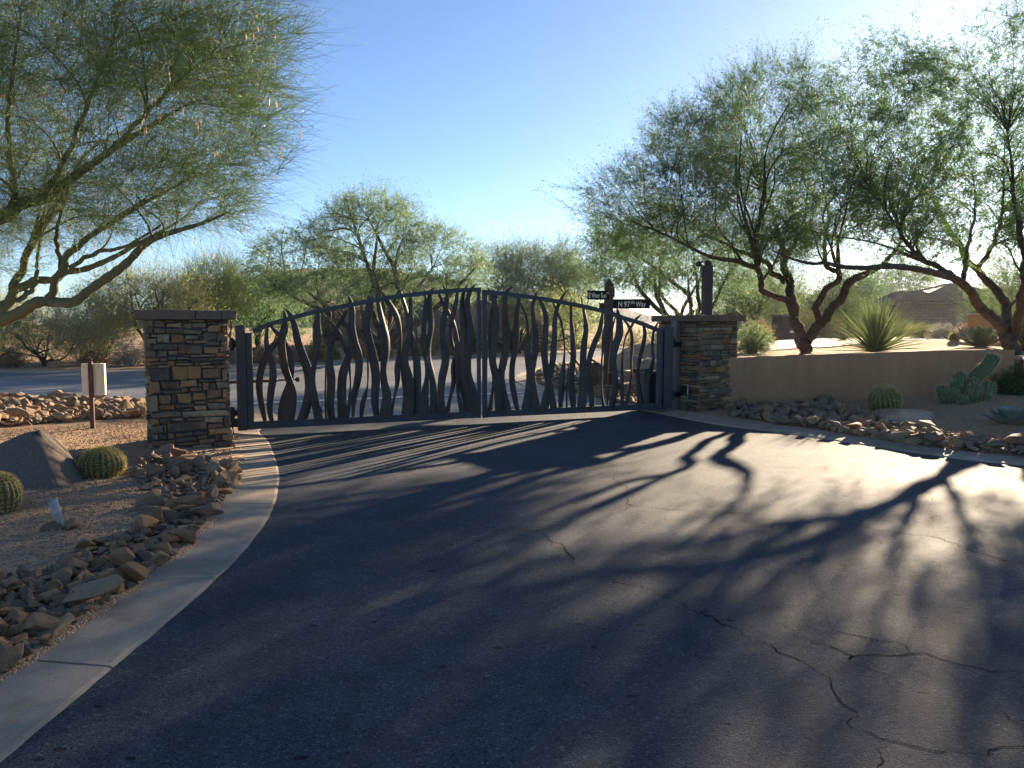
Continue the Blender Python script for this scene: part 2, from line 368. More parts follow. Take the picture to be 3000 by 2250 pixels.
M['bark_green'] = simple('palo_verde_bark', [(.055, .062, .035), (.085, .10, .05), (.11, .10, .062)], 7, .75, 40, .5, .012)
M['bark_brown'] = simple('mesquite_bark', [(0.038, 0.028, 0.022), (0.076, 0.055, 0.041), (0.108, 0.076, 0.054)], 9, .85, 28, .9, .03)
M['twig_green'] = leaf_mat('palo_verde_twig', [(0.118, 0.171, 0.061), (0.177, 0.242, 0.094), (0.260, 0.313, 0.132)], .3, scale=.9, fine=9)
M['leaf_palo'] = leaf_mat('palo_verde_leaf', [(0.154, 0.211, 0.079), (0.250, 0.326, 0.132)], .4, scale=.9)
M['leaf_mesq'] = leaf_mat('mesquite_leaf', [(0.076, 0.125, 0.068), (0.128, 0.194, 0.096), (0.196, 0.261, 0.129)], .5, scale=.8)
M['leaf_mesq2'] = leaf_mat('grey_green_mesquite_leaf', [(0.124, 0.168, 0.108), (0.178, 0.233, 0.151), (0.249, 0.299, 0.184)], .45, scale=.7)
M['leaf_far'] = leaf_mat('desert_tree_leaf', [(0.126, 0.161, 0.072), (0.198, 0.236, 0.108), (0.279, 0.302, 0.144)], .4, scale=.5)
M['leaf_olive'] = leaf_mat('pale_olive_leaf', [(0.295, 0.301, 0.134), (0.401, 0.400, 0.190), (0.505, 0.491, 0.238)], .5, scale=.5)
M['twig_tan'] = leaf_mat('tan_green_twig', [(0.221, 0.195, 0.111), (0.299, 0.267, 0.156)], .2, scale=.6)
M['leaf_yellow'] = leaf_mat('yellow_green_leaf', [(.14, .135, .05), (.22, .21, .08), (.30, .27, .11)], .35, scale=1.2)
M['leaf_green'] = leaf_mat('deep_green_leaf', [(0.046, 0.085, 0.033), (0.078, 0.130, 0.046), (0.117, 0.182, 0.065)], .35, scale=2)
M['leaf_grey'] = leaf_mat('silver_shrub_leaf', [(0.187, 0.180, 0.158), (0.288, 0.274, 0.238), (0.389, 0.367, 0.324)], .25, scale=2, tcol=(1.320, 1.260, 1.080))
M['leaf_dry'] = leaf_mat('dry_shrub_twig', [(0.192, 0.138, 0.090), (0.288, 0.210, 0.138), (0.384, 0.282, 0.186)], .25, scale=1.5, tcol=(1.440, 1.200, 0.840))
M['pod'] = leaf_mat('dry_seed_pod', [(0.285, 0.198, 0.138), (0.380, 0.275, 0.184), (0.456, 0.374, 0.253)], .4, tcol=(1.330, 1.100, 0.805))
M['cactus'] = simple('cactus_skin', [(0.041, 0.083, 0.033), (0.067, 0.120, 0.048)], 9, .5, 30, .3, .01)
M['barrel_skin'] = simple('barrel_cactus_skin', [(0.039, 0.052, 0.021), (0.078, 0.088, 0.034), (0.111, 0.091, 0.046)], 5, .6, 30, .3, .01)
M['spine_gold'] = leaf_mat('golden_spine', [(0.390, 0.325, 0.130), (0.546, 0.468, 0.208)], .35, tcol=(1.560, 1.430, 1.040))
M['spine_pale'] = leaf_mat('pale_spine', [(.42, .36, .22), (.55, .48, .32)], .4, tcol=(1.2, 1.1, .8))
M['agave'] = simple('blue_grey_agave', [(0.111, 0.163, 0.143), (0.156, 0.215, 0.182)], 5, .5, 30, .1, .004)
M['agave_green'] = simple('grey_green_agave', [(.095, .125, .075), (.14, .17, .105)], 5, .5, 30, .1, .004)
M['yucca'] = leaf_mat('yucca_leaf', [(.11, .135, .065), (.16, .185, .095), (.21, .23, .125)], .25, scale=3)
M['yucca_dark'] = leaf_mat('dark_yucca_leaf', [(.04, .065, .03), (.065, .09, .045)], .25, scale=3)
M['hill'] = simple('brush_covered_hill', [(.035, .045, .025), (.06, .065, .035), (.085, .075, .045)], .12, .95, .6, .8, 1.5, spec=.1)
M['mountain'] = simple('far_mountain', [(.16, .15, .15), (.22, .20, .19)], .004, .95, .02, .6, 20, spec=.05)
# ------------------------------------------------------------------ layout of paving and ground
def pxs(lst): return [tuple(P(a, b, 0)[:2]) for a, b in lst]
left_edge = [(-2.3, -13), (-2.05, -6), (-1.88, -1), (-1.79, 1.3)] + pxs([(0, 2228), (167, 2092), (289, 1988), (425, 1875), (520, 1794), (619, 1708), (705, 1622), (765, 1545), (800, 1480), (814, 1408), (807, 1356), (785, 1299), (757, 1262)]) + [(-3.62, 11.6), (-4.1, 13.0), (-5.3, 14.4), (-7.3, 15.3), (-10.9, 16.3), (-18, 18.2), (-36, 22.5), (-80, 33)]
far_edge = [(-80, 42), (-36, 29.5), (-22, 25.0), (-16, 23.9), (-12.5, 24.2), (-10.6, 26.0), (-8.6, 29.0), (-6.3, 32), (-3, 34.6), (1.2, 38.6), (5.4, 46), (13, 57), (30, 74), (60, 100)]
right_edge = [(70, 84), (34, 58), (14, 46), (5.6, 38), (2.7, 31.5)] + pxs([(1590, 1076), (1532, 1091), (1511, 1103), (1510, 1116), (1542, 1134), (1582, 1147), (1620, 1157), (1690, 1163), (1800, 1186), (1903, 1207), (2100, 1245), (2303, 1271), (2507, 1301), (2710, 1332), (3000, 1365)]) + [(7.2, 7.35), (12, 5.2), (30, -1), (60, -8)]
def dense(pl, step=0.22):
    pl = np.array(pl, float)
    c = catmull(pl, len(pl) * 40)
    s = np.concatenate([[0], np.cumsum(np.linalg.norm(np.diff(c, axis=0), axis=1))])
    n = max(4, int(s[-1] / step)); t = np.linspace(0, s[-1], n)
    return np.stack([np.interp(t, s, c[:, 0]), np.interp(t, s, c[:, 1])], 1)
LE, FE, RE = dense(left_edge), dense(far_edge, .4), dense(right_edge)
PAVED = np.vstack([LE[::2], FE[::2], RE[::2], [(60, -20), (-2.5, -20)]])
def signed_dist(x, y, poly=None):
    """distance to the edge of the paving, negative on the paving"""
    poly = PAVED if poly is None else poly
    pts = np.stack([np.ravel(x), np.ravel(y)], 1).astype(np.float32)
    a = poly.astype(np.float32); b = np.roll(a, -1, 0); ab = b - a; L = (ab ** 2).sum(1) + 1e-12
    out = np.empty(len(pts), np.float32)
    for i in range(0, len(pts), 6000):
        p = pts[i:i + 6000, None, :]
        t = np.clip(((p - a[None]) * ab[None]).sum(2) / L, 0, 1)
        dx = p[..., 0] - a[None, :, 0] - t * ab[None, :, 0]; dy = p[..., 1] - a[None, :, 1] - t * ab[None, :, 1]
        d = np.sqrt((dx * dx + dy * dy).min(1))
        cond = (a[None, :, 1] > p[..., 1]) != (b[None, :, 1] > p[..., 1])
        xi = a[None, :, 0] + (p[..., 1] - a[None, :, 1]) * ab[None, :, 0] / np.where(np.abs(ab[None, :, 1]) < 1e-9, 1e-9, ab[None, :, 1])
        ins = (cond & (p[..., 0] < xi)).sum(1) % 2 == 1
        out[i:i + 6000] = np.where(ins, -d, d)
    return out.reshape(np.shape(x))
# low stucco wall: base line from the right pillar to the right
WALL = np.array([(3.55, 13.25), (4.4, 13.6), (5.3, 13.55), (6.3, 13.3), (7.3, 12.95), (8.15, 12.6), (9.2, 12.2), (10.6, 11.6), (13, 10.2)])
WALLD = catmull(WALL, 60)
def vnoise(x, y, s, k=0):
    return np.sin(x * s * 1.3 + 1.7 * k + 1.9 * np.sin(y * s * .7 + k)) * np.cos(y * s * 1.1 - .8 * k + 1.3 * np.sin(x * s * .9))
def terrain(x, y, sd):
    x = np.asarray(x, float); y = np.asarray(y, float)
    z = .045 + .012 * vnoise(x, y, 1.7, 1) + .008 * vnoise(x, y, 4.3, 2)
    # left bed swells a little round the boulder
    z = z + .10 * np.exp(-(((x + 5.2) / 1.3) ** 2 + ((y - 6.6) / 1.6) ** 2)) * smooth(.3, 1.2, sd)
    # right bed climbs to the right
    front = .32 * smooth(4.3, 7.9, x) * smooth(.35, 2.2, sd) * (y < 16) * (y > 0)
    wy = np.interp(x, WALLD[:, 0], WALLD[:, 1])
    behind = smooth(-.02, .10, y - wy) * smooth(3.3, 3.6, x) * (x < 40)
    back = (.80 * smooth(3.2, 4.6, x) + .10 * smooth(6, 9, x) + .03 * vnoise(x, y, 1.1, 3)) * (1 - smooth(22, 60, y) * .35) + .18 * np.exp(-(((x - 10.6) / 1.6) ** 2 + ((y - 19) / 1.5) ** 2))
    back = back * smooth(.6, 3.2, sd)
    soft = smooth(8.2, 13, x)
    behind = behind * (1 - .0 * soft)
    z = z + front * (1 - behind) + back * behind
    far = smooth(22, 60, y) * .25 + smooth(60, 400, y) * 1.5
    return z + far * smooth(.5, 4, sd)
def ground_z(x, y):
    x = np.asarray(x, float); y = np.asarray(y, float)
    sd = signed_dist(x, y)
    return np.where(sd > .12, terrain(x, y, sd), np.where(sd > 0, .02, 0.0))
def gz(x, y): return float(ground_z(np.array([x]), np.array([y]))[0])
def G(px, py, dmax=80):
    """where the sight line through that place of the photo meets the ground"""
    r = ray(px, py)
    t = np.concatenate([np.arange(1.5, 20, .04), np.arange(20, dmax, .2)])
    x, y, z = r.x * t, r.y * t, CAM_H + r.z * t
    g = ground_z(x, y); hit = np.nonzero(z <= g)[0]
    i = hit[0] if len(hit) else len(t) - 1
    return Vector((x[i], y[i], g[i]))

def axis(segs):
    out = []
    for a, b, s in segs: out.append(np.arange(a, b, s))
    return np.concatenate(out)
gro = lambda a, n, f: a * np.cumprod(np.full(n, f))
gx = axis([(-22, -9, .2), (-9, 9, .1), (9, 22, .2)]); gx = np.concatenate([-gro(22., 40, 1.13)[::-1], gx, gro(22., 40, 1.13)])
gy = axis([(-16, 1.5, .5), (1.5, 18, .1), (18, 52, .2)]); gy = np.concatenate([gy, gro(52., 40, 1.11)])
X, Y = np.meshgrid(gx, gy)
SD = signed_dist(X, Y)
Z = terrain(X, Y, SD); Z = -.16 + (Z + .16) * smooth(.08, .34, SD)
nx, ny = len(gx), len(gy); ii = np.arange(nx * ny).reshape(ny, nx)
Q = np.stack([ii[:-1, :-1], ii[:-1, 1:], ii[1:, 1:], ii[1:, :-1]], -1).reshape(-1, 4)
me = mesh_np('ground', np.stack([X, Y, Z], -1).reshape(-1, 3), Q, M['gravel'])
tag(link('ground', me), kind='structure', label='tan gravel desert ground around the paving')

def sheet(name, poly, z, mat, label):
    bm = bmesh.new(); f = bm.faces.new([bm.verts.new((a, b, z)) for a, b in poly])
    bmesh.ops.triangulate(bm, faces=[f]); me = mesh_bm(name, bm, mat)
    for p_ in me.polygons:
        if p_.normal.z < 0: p_.flip()
    return tag(link(name, me), kind='structure', label=label)
sheet('street', [(-85, -19), (64, -19), (74, 104), (-85, 50)], 0.0, M['street'], 'worn grey asphalt street beyond the gate')
# gate line (bottom of the two leaves)
GA, GB = P(700, 1259, .08), P(1962, 1196, .08); GA.z = GB.z = 0
GU = (GB - GA).normalized(); GN = Vector((GU.y, -GU.x, 0))            # GN points towards the camera
def gate_pt(px, py, off=0.0):
    """point of the gate's plane seen at that place of the photo, shifted off metres towards the camera"""
    r = ray(px, py); o = Vector((0, 0, CAM_H)); g = GA + GN * off
    t = (g - o).dot(GN) / r.dot(GN)
    return o + r * t
drive = [(-20, -18.5), (40, -18.5), (40, -4)] + [tuple(p) for p in dense(right_edge)[::-1] if p[1] < 14.2 and p[0] > 0 and p[1] > -4]
a0 = GA - GN * .55 - GU * .1; a1 = GB - GN * .55 + GU * .2
drive = [(-20, -18.5), (40, -18.5), (40, 5.0), (14, 8.0), (7.5, 10.5), (a1.x + 2.5, a1.y - .6), (a1.x, a1.y), (a0.x, a0.y), (a0.x - 2, a0.y - .6), (-8, 5), (-20, 2)]
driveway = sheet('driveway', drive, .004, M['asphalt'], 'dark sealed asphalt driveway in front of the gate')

# kerbs in sections with open joints
def kerb(name, line, side, w, sec, label, zt=.045, phase=0.0):
    root = thing(name, None, None); tag(root, label, kind='structure')
    ln = np.asarray(line); s = np.concatenate([[0], np.cumsum(np.linalg.norm(np.diff(ln, axis=0), axis=1))])
    cuts = np.arange(phase - sec, s[-1] + sec, sec)
    for a, b in zip(cuts[:-1], cuts[1:]):
        a = max(a + .008, 0); b = min(b - .008, s[-1])
        if b - a < .1: continue
        n = max(3, int((b - a) / .1)); t = np.linspace(a, b, n)
        p = np.stack([np.interp(t, s, ln[:, 0]), np.interp(t, s, ln[:, 1])], 1)
        T = np.gradient(p, axis=0); T /= np.linalg.norm(T, axis=1, keepdims=True)
        N = np.stack([-T[:, 1], T[:, 0]], 1) * side
        prof = [(-.012, -.12), (-.012, .006), (.008, .016), (w * .45, .030), (w - .03, zt), (w, zt - .01), (w, -.12)]
        V = []
        for o_, z_ in prof: V.append(np.column_stack([p + N * (o_ + .0025 * rng.normal(0, 1, n) * (abs(z_) < .05))[:, None], np.full(n, z_) + .001 * rng.normal(0, 1, n)]))
        k = len(prof); V = np.stack(V, 1).reshape(-1, 3)
        F = []
        for i in range(n - 1):
            for j in range(k - 1): F.append((i * k + j, i * k + j + 1, i * k + k + j + 1, i * k + k + j))
        F.append(tuple(range(k))); F.append(tuple((n - 1) * k + j for j in range(k))[::-1])
        bm = bmesh.new(); vs = [bm.verts.new(v) for v in V]
        for f in F: bm.faces.new([vs[q] for q in f])
        link('kerb_section', mesh_bm('kerb_section', bm, M['kerb']), root)
    return root
iA = np.nonzero((LE[:, 0] > -9) & (LE[:, 1] > -3))[0]
lk = LE[(LE[:, 0] > -30) & (LE[:, 1] > -4)]
kerb('kerb', lk, 1, .43, 3.05, 'tan concrete ribbon kerb curving along the left bed', phase=1.1)
rk = RE[(RE[:, 0] < 16) & (RE[:, 1] < 50)]
kerb('kerb', rk, 1, .40, 3.05, 'tan concrete ribbon kerb around the right bed and island', phase=.6)
fk = FE[(FE[:, 0] > -50) & (FE[:, 0] < 30)]
kerb('kerb', fk, 1, .32, 6.0, 'pale concrete kerb on the far side of the street')
# stop bar beyond the gate
w0, w1 = P(560, 1189, 0), P(1590, 1148, 0); wd = (w1 - w0).normalized(); wp = Vector((-wd.y, wd.x, 0))
bm = bmesh.new(); f = bm.faces.new([bm.verts.new(q) for q in (w0 - wp * .13 + Vector((0, 0, .008)), w1 - wp * .13 + Vector((0, 0, .008)), w1 + wp * .13 + Vector((0, 0, .008)), w0 + wp * .13 + Vector((0, 0, .008)))])
tag(link('stop_line', mesh_bm('stop_line', bm, M['white_paint'])), kind='structure', label='white painted stop line across the street mouth')
# concrete pad joining kerb and left pillar
# cream driveway behind the low wall
def draped(name, pts, dz, mat, label, step=.5):
    poly = np.array(pts); x = np.arange(poly[:, 0].min(), poly[:, 0].max(), step); y = np.arange(poly[:, 1].min(), poly[:, 1].max(), step)
    xx, yy = np.meshgrid(x, y); ins = signed_dist(xx, yy, dense(np.vstack([poly, poly[:1]]), .5)) < 0
    zz = ground_z(xx, yy) + dz; idx = np.arange(xx.size).reshape(xx.shape)
    q = np.stack([idx[:-1, :-1], idx[:-1, 1:], idx[1:, 1:], idx[1:, :-1]], -1).reshape(-1, 4)
    ok = ins.ravel()[q].all(1)
    return tag(link(name, mesh_np(name, np.stack([xx, yy, zz], -1).reshape(-1, 3), q[ok], mat)), kind='structure', label=label)
draped('side_drive', [(6.3, 19.5), (10, 19.3), (13.5, 22.5), (20, 27), (34, 33), (34, 40), (18, 34), (10, 27.5), (6.6, 23)], .02, M['pave_cream'], 'cream concrete driveway behind the low wall', .35)

# cracks in the sealed asphalt
def zc(l): return [(1500 + a / 1.4747, 1250 + b / 1.4747) for a, b in l]
def zd(l): return [(600 + a / 2.011, 1200 + b / 2.011) for a, b in l]
cracks = [
 (zd([(380, 640), (600, 640), (850, 640), (1050, 645), (1200, 662), (1400, 680), (1600, 695), (1850, 705), (2000, 715), (2060, 780), (2160, 890)]), .010),
 (zc([(160, 480), (220, 550), (300, 610), (380, 645), (520, 690), (620, 715), (700, 750), (780, 800), (860, 840), (960, 880), (1070, 920), (1150, 960), (1250, 1040), (1330, 1075), (1345, 1120), (1430, 1180), (1500, 1230), (1480, 1290), (1560, 1340), (1650, 1385), (1800, 1420), (2000, 1440), (2030, 1410), (2212, 1360), (2300, 1340)]), .012),
 (zc([(380, 200), (440, 230), (500, 260), (515, 300), (510, 345), (650, 355), (820, 368), (960, 378), (1150, 378), (1300, 390), (1420, 412), (1560, 440), (1700, 462), (1850, 490), (2000, 540), (2212, 600), (2300, 630)]), .013),
 (zc([(510, 345), (440, 385), (320, 415), (200, 440), (110, 455), (160, 480)]), .008),
 (zc([(1320, 800), (1380, 850), (1430, 890), (1530, 905), (1650, 935), (1720, 990), (1770, 1040), (1850, 1045), (1900, 1055)]), .010),
 (zc([(1070, 915), (1150, 905), (1230, 895), (1300, 880), (1380, 885), (1430, 890)]), .008),
 (zc([(1230, 900), (1320, 940), (1400, 985), (1480, 1022), (1550, 1010), (1600, 990), (1720, 992), (1800, 985), (1860, 1010), (1910, 1030), (2050, 1050), (2212, 1068), (2280, 1075)]), .014),
 (zc([(1150, 965), (1250, 962), (1350, 960)]), .009), (zc([(1480, 1022), (1580, 1050), (1650, 1070), (1640, 1100), (1610, 1140)]), .011),
 (zc([(1330, 1075), (1420, 1060), (1490, 1045)]), .006), (zc([(1770, 1045), (1830, 1110), (1860, 1145)]), .006),
 (zc([(2010, 1170), (2080, 1200), (2150, 1260), (2212, 1310), (2270, 1340)]), .012), (zc([(1650, 1385), (1590, 1420), (1540, 1470)]), .012),
 (zc([(1910, 1030), (1980, 1080), (2060, 1105), (2120, 1130)]), .007), (zc([(1770, 1040), (1700, 1060), (1650, 1070)]), .009),
 (zc([(1280, 440), (1400, 455), (1520, 470)]), .007), (zc([(1600, 380), (1700, 395), (1740, 400)]), .005)]
V, F = [], []
for pl, w in cracks:
    w3 = np.array([P(a, b, 0)[:2] for a, b in pl]); L = np.linalg.norm(np.diff(w3, axis=0), axis=1).sum()
    n = max(10, int(L / .045)); c = np.stack([np.interp(np.linspace(0, 1, n), np.linspace(0, 1, len(w3)), w3[:, i]) for i in (0, 1)], 1)
    s = np.concatenate([[0], np.cumsum(np.linalg.norm(np.diff(w3, axis=0), axis=1))]); t = np.linspace(0, s[-1], n)
    c = np.stack([np.interp(t, s, w3[:, i]) for i in (0, 1)], 1)
    c += rng.normal(0, .009, c.shape) + .028 * np.stack([np.sin(t * 9 + w * 900), np.cos(t * 7.3 + w * 700)], 1) + .012 * np.stack([np.sin(t * 31 + w * 400), np.cos(t * 27 + w * 500)], 1)
    T = np.gradient(c, axis=0); T /= np.linalg.norm(T, axis=1, keepdims=True) + 1e-9; N = np.stack([-T[:, 1], T[:, 0]], 1)
    rw = np.convolve(np.pad(rng.random(n), 2, mode='edge'), [.1, .2, .4, .2, .1], 'valid'); ww = w * .40 * (.30 + 1.1 * np.clip(rw - .28, 0, 1)) * np.minimum(1, np.minimum(np.arange(n), np.arange(n)[::-1]) / 8 + .25)
    b = len(V)
    for i in range(n): V += [(*(c[i] + N[i] * ww[i]), .0065), (*(c[i] - N[i] * ww[i]), .0065)]
    F += [(b + 2 * i, b + 2 * i + 1, b + 2 * i + 3, b + 2 * i + 2) for i in range(n - 1)]
o = link('asphalt_cracks', mesh_py('asphalt_cracks', V, F, M['crack']), driveway)
tag(o, kind='stuff')

# hill and far mountains
def ridge(name, label, d, prof, depth, mat, base=-2, seed=0, rough=1.0):
    r = np.random.default_rng(seed); pr = np.array(prof, float); n = 90
    px = np.linspace(pr[0, 0], pr[-1, 0], n); py = np.interp(px, pr[:, 0], pr[:, 1])
    V = []; m = 14
    top = np.array([D(a, b, d) for a, b in zip(px, py)]); top[:, 2] += rough * (r.normal(0, 1, n) * .25 + np.sin(np.linspace(0, 31, n)) * .3)
    for j in range(m):
        f = j / (m - 1); q = top.copy()
        q[:, 1] = d - depth * (1 - f) if f <= 1 else d
        q[:, 2] = base + (top[:, 2] - base) * (f ** .8) + (rough * .8 * r.normal(0, 1, n) * (0 < f < 1))
        V.append(q)
    for j in range(1, 6):
        f = 1 - j / 5; q = top.copy(); q[:, 1] = d + depth * (1 - f); q[:, 2] = base + (top[:, 2] - base) * f; V.append(q)
    V = np.array(V); k = len(V); idx = np.arange(k * n).reshape(k, n)
    q = np.stack([idx[:-1, :-1], idx[:-1, 1:], idx[1:, 1:], idx[1:, :-1]], -1).reshape(-1, 4)
    return tag(link(name, mesh_np(name, V.reshape(-1, 3), q, mat)), kind='structure', label=label)
ridge('hill', 'dark brush covered hill behind the trees', 260, [(500, 935), (620, 870), (720, 822), (820, 795), (900, 785), (1000, 787), (1130, 786), (1220, 800), (1320, 822), (1450, 850), (1600, 900), (1700, 935)], 90, M['hill'], seed=1, rough=.9)
ridge('mountain', 'pale far mountain seen over the gate', 520, [(1430, 945), (1520, 905), (1580, 880), (1620, 868), (1650, 878), (1672, 870), (1700, 890), (1770, 915), (1815, 905), (1840, 905), (1880, 922), (1960, 938), (2060, 945)], 150, M['mountain'], base=-4, seed=2, rough=.9)
ridge('hill', 'low wooded rise behind the house on the right', 200, [(2000, 935), (2250, 880), (2420, 862), (2600, 858), (2800, 850), (3000, 835), (3300, 840), (3600, 930)], 60, M['hill'], seed=3, rough=.7)

# air volume added to imitate the milky veil of lens glare
hz = bpy.data.materials.new('glare_veil'); hz.use_nodes = True; nt = hz.node_tree; nt.nodes.clear()
pv = nt.nodes.new('ShaderNodeVolumePrincipled'); pv.inputs['Density'].default_value = GLARE_VEIL; pv.inputs['Anisotropy'].default_value = .66
pv.inputs['Color'].default_value = (.88, .93, 1.0, 1)
ho = nt.nodes.new('ShaderNodeOutputMaterial'); nt.links.new(pv.outputs[0], ho.inputs['Volume'])
bm = bmesh.new(); add_box(bm, 0, 300, 9.75, 6000, 5400, 29.5)
tag(link('glare_veil', mesh_bm('glare_veil', bm, hz)), kind='stuff', label='thin air volume added for the veil of lens glare')
# ------------------------------------------------------------------ stone pillars
def stone_mesh(w, h, d, r):
    """one ledge stone: rough front face at y=0 facing -y, body behind it"""
    bm = bmesh.new()
    j = lambda s: r.uniform(-s, s)
    jw, jh = min(.016, w * .11), min(.013, h * .16)
    c = [(-w / 2 + j(jw), -h / 2 + j(jh)), (j(w * .18), -h / 2 + j(jh * .7)), (w / 2 + j(jw), -h / 2 + j(jh)), (w / 2 + j(jw * .6), j(h * .15)), (w / 2 + j(jw), h / 2 + j(jh)), (j(w * .18), h / 2 + j(jh * .7)), (-w / 2 + j(jw), h / 2 + j(jh)), (-w / 2 + j(jw * .6), j(h * .15))]
    ch = min(.010, w * .14, h * .16)
    inner = [(x * (1 - 2 * ch / w), z * (1 - 2 * ch / h)) for x, z in c]
    back = [bm.verts.new((x, d, z)) for x, z in c]
    mid = [bm.verts.new((x, .007 + abs(j(.004)), z)) for x, z in c]
    fr = [bm.verts.new((x, j(.004), z)) for x, z in inner]
    ce = bm.verts.new((j(w * .15), -abs(j(.006)), j(h * .15)))
    for i in range(8):
        k = (i + 1) % 8
        bm.faces.new((back[i], back[k], mid[k], mid[i])); bm.faces.new((mid[i], mid[k], fr[k], fr[i])); bm.faces.new((fr[i], fr[k], ce))
    return mesh_bm('stone', bm, M['pillar_stone'])
FRONT = [tuple(map(int, s.split(','))) for s in """112,236,202,305;204,236,326,305;328,236,425,262;427,236,557,262;559,236,603,262;605,232,752,260;760,232,885,252;887,232,972,262;330,266,500,316;502,266,605,330;608,264,768,316;770,255,862,285;866,264,972,306;115,309,200,376;204,320,328,378;331,320,512,380;516,334,712,388;714,320,768,360;772,290,918,362;922,312,972,366;115,382,168,418;170,380,230,418;232,384,372,472;376,384,522,474;526,396,676,440;680,392,718,440;722,366,868,442;872,370,972,460;115,422,230,482;530,444,600,478;602,444,755,482;758,450,908,512;912,464,972,512;115,486,190,545;192,480,445,542;448,486,720,592;724,486,756,518;726,522,888,592;892,516,972,574;115,548,224,620;228,546,340,618;342,546,446,604;858,578,975,624;342,610,430,650;434,614,570,650;452,596,574,611;578,596,852,624;120,624,250,664;252,622,338,664;574,630,765,672;768,630,814,672;818,628,975,664;120,668,325,696;330,656,410,712;414,654,570,676;414,680,610,712;614,676,664,712;668,678,800,708;804,668,905,700;908,668,975,698;122,700,218,728;220,700,358,728;690,712,828,738;832,704,975,750;128,732,366,864;372,718,546,856;552,716,692,848;698,742,906,848;912,756,978,884;128,868,256,1000;262,866,454,946;460,858,650,934;654,854,830,884;834,854,908,882;654,888,690,934;700,888,770,974;774,888,840,974;844,888,978,956;260,950,464,1000;468,940,548,990;554,938,694,980;134,1006,226,1172;230,1006,358,1104;362,1000,424,1104;428,994,578,1100;582,990,730,1076;734,962,908,1060;912,962,978,1052;230,1110,396,1160;400,1108,598,1146;602,1080,746,1122;750,1064,978,1108;145,1178,464,1246;478,1150,594,1184;602,1126,744,1182;748,1112,945,1180;948,1112,982,1178;474,1188,980,1250;140,1250,230,1312;234,1250,354,1306;358,1250,490,1288;524,1258,708,1288;712,1254,912,1316;918,1254,988,1376;140,1318,270,1404;274,1312,302,1404;308,1294,738,1400;742,1324,910,1380;140,1410,212,1474;216,1408,304,1470;308,1406,386,1470;390,1406,576,1450;580,1406,738,1446;748,1384,988,1446;140,1478,386,1532;392,1456,620,1504;626,1450,734,1480;636,1484,812,1536;818,1452,886,1522;892,1450,990,1514;394,1510,632,1540;120,1540,238,1600;242,1538,360,1600;364,1544,544,1600;548,1542,790,1600;794,1526,990,1600""".split(';')]
def course_layout(w, h, r, rows):
    """random ashlar coursing as list of rectangles"""
    out, z = [], 0
    hs = np.array([r.choice([.035, .05, .06, .075, .09]) for _ in range(rows)]); hs = hs / hs.sum() * h
    for q in hs:
        x = 0
        while x < w - .001:
            ww = min(w - x, max(.05, q * r.uniform(1.6, 5.5)))
            if w - x - ww < .06: ww = w - x
            if q > .07 and r.random() < .4 and ww > .1:
                f = r.uniform(.4, .6); out.append((x, z, x + ww, z + q * f)); out.append((x, z + q * f, x + ww, z + q))
            else: out.append((x, z, x + ww, z + q))
            x += ww
        z += q
    return out
def pillar(label, loc, rz, w, h, faces, seed, caps, cap_t=.11, over=.10):
    r = random.Random(seed)
    root = thing('stone_pillar', label, 'pillar', loc, rz)
    core = link('mortar_core', box_mesh('mortar_core', w - .05, w - .05, h + .06, M['mortar'], 0, cz=h / 2 - .03), root)
    for k, lay in enumerate(faces):
        fr = thing_face = Matrix.Rotation(k * math.pi / 2, 4, 'Z')
        for (x0, z0, x1, z1) in lay:
            g = .0045
            sw, sh = x1 - x0 - 2 * g, z1 - z0 - 2 * g
            me = stone_mesh(sw, sh, .06, r)
            o = link('stone', me, root)
            o.matrix_local = fr @ Matrix.Translation(((x0 + x1) / 2 - w / 2, -w / 2 - r.uniform(.0, .020), (z0 + z1) / 2)) @ Matrix.Rotation(r.uniform(-.02, .02), 4, 'Y') @ Matrix.Rotation(r.uniform(-.03, .03), 4, 'Z')
    W = w + 2 * over
    for (x0, y0, x1, y1) in caps:
        bm = bmesh.new(); sx, sy = (x1 - x0) * W - .008, (y1 - y0) * W - .008
        n = 5
        V = {}
        for i in range(n):
            for jx in range(n):
                for kz in (0, 1):
                    e = (i in (0, n - 1)) or (jx in (0, n - 1))
                    V[i, jx, kz] = bm.verts.new((-sx / 2 + sx * i / (n - 1) + (r.uniform(-.010, .010) if e else 0), -sy / 2 + sy * jx / (n - 1) + (r.uniform(-.010, .010) if e else 0), (cap_t if kz else 0) + r.uniform(-.004, .004)))
        for i in range(n - 1):
            for jx in range(n - 1):
                bm.faces.new((V[i, jx, 1], V[i + 1, jx, 1], V[i + 1, jx + 1, 1], V[i, jx + 1, 1])); bm.faces.new((V[i, jx, 0], V[i, jx + 1, 0], V[i + 1, jx + 1, 0], V[i + 1, jx, 0]))
            for jx in (0, n - 1):
                bm.faces.new((V[i, jx, 0], V[i + 1, jx, 0], V[i + 1, jx, 1], V[i, jx, 1])); bm.faces.new((V[jx, i, 0], V[jx, i + 1, 0], V[jx, i + 1, 1], V[jx, i, 1]))
        bmesh.ops.recalc_face_normals(bm, faces=bm.faces[:])
        ed = [e for e in bm.edges if e.calc_face_angle(0) > .9]
        bmesh.ops.bevel(bm, geom=ed, offset=.012, segments=2, affect='EDGES', profile=.6)
        o = link('cap_stone', mesh_bm('cap_stone', bm, M['cap_stone']), root)
        o.location = (-W / 2 + W * (x0 + x1) / 2, -W / 2 + W * (y0 + y1) / 2, h)
    return root
rl = random.Random(5)
pl0, pl1 = P(437, 1323, .04), P(677, 1314, .04)
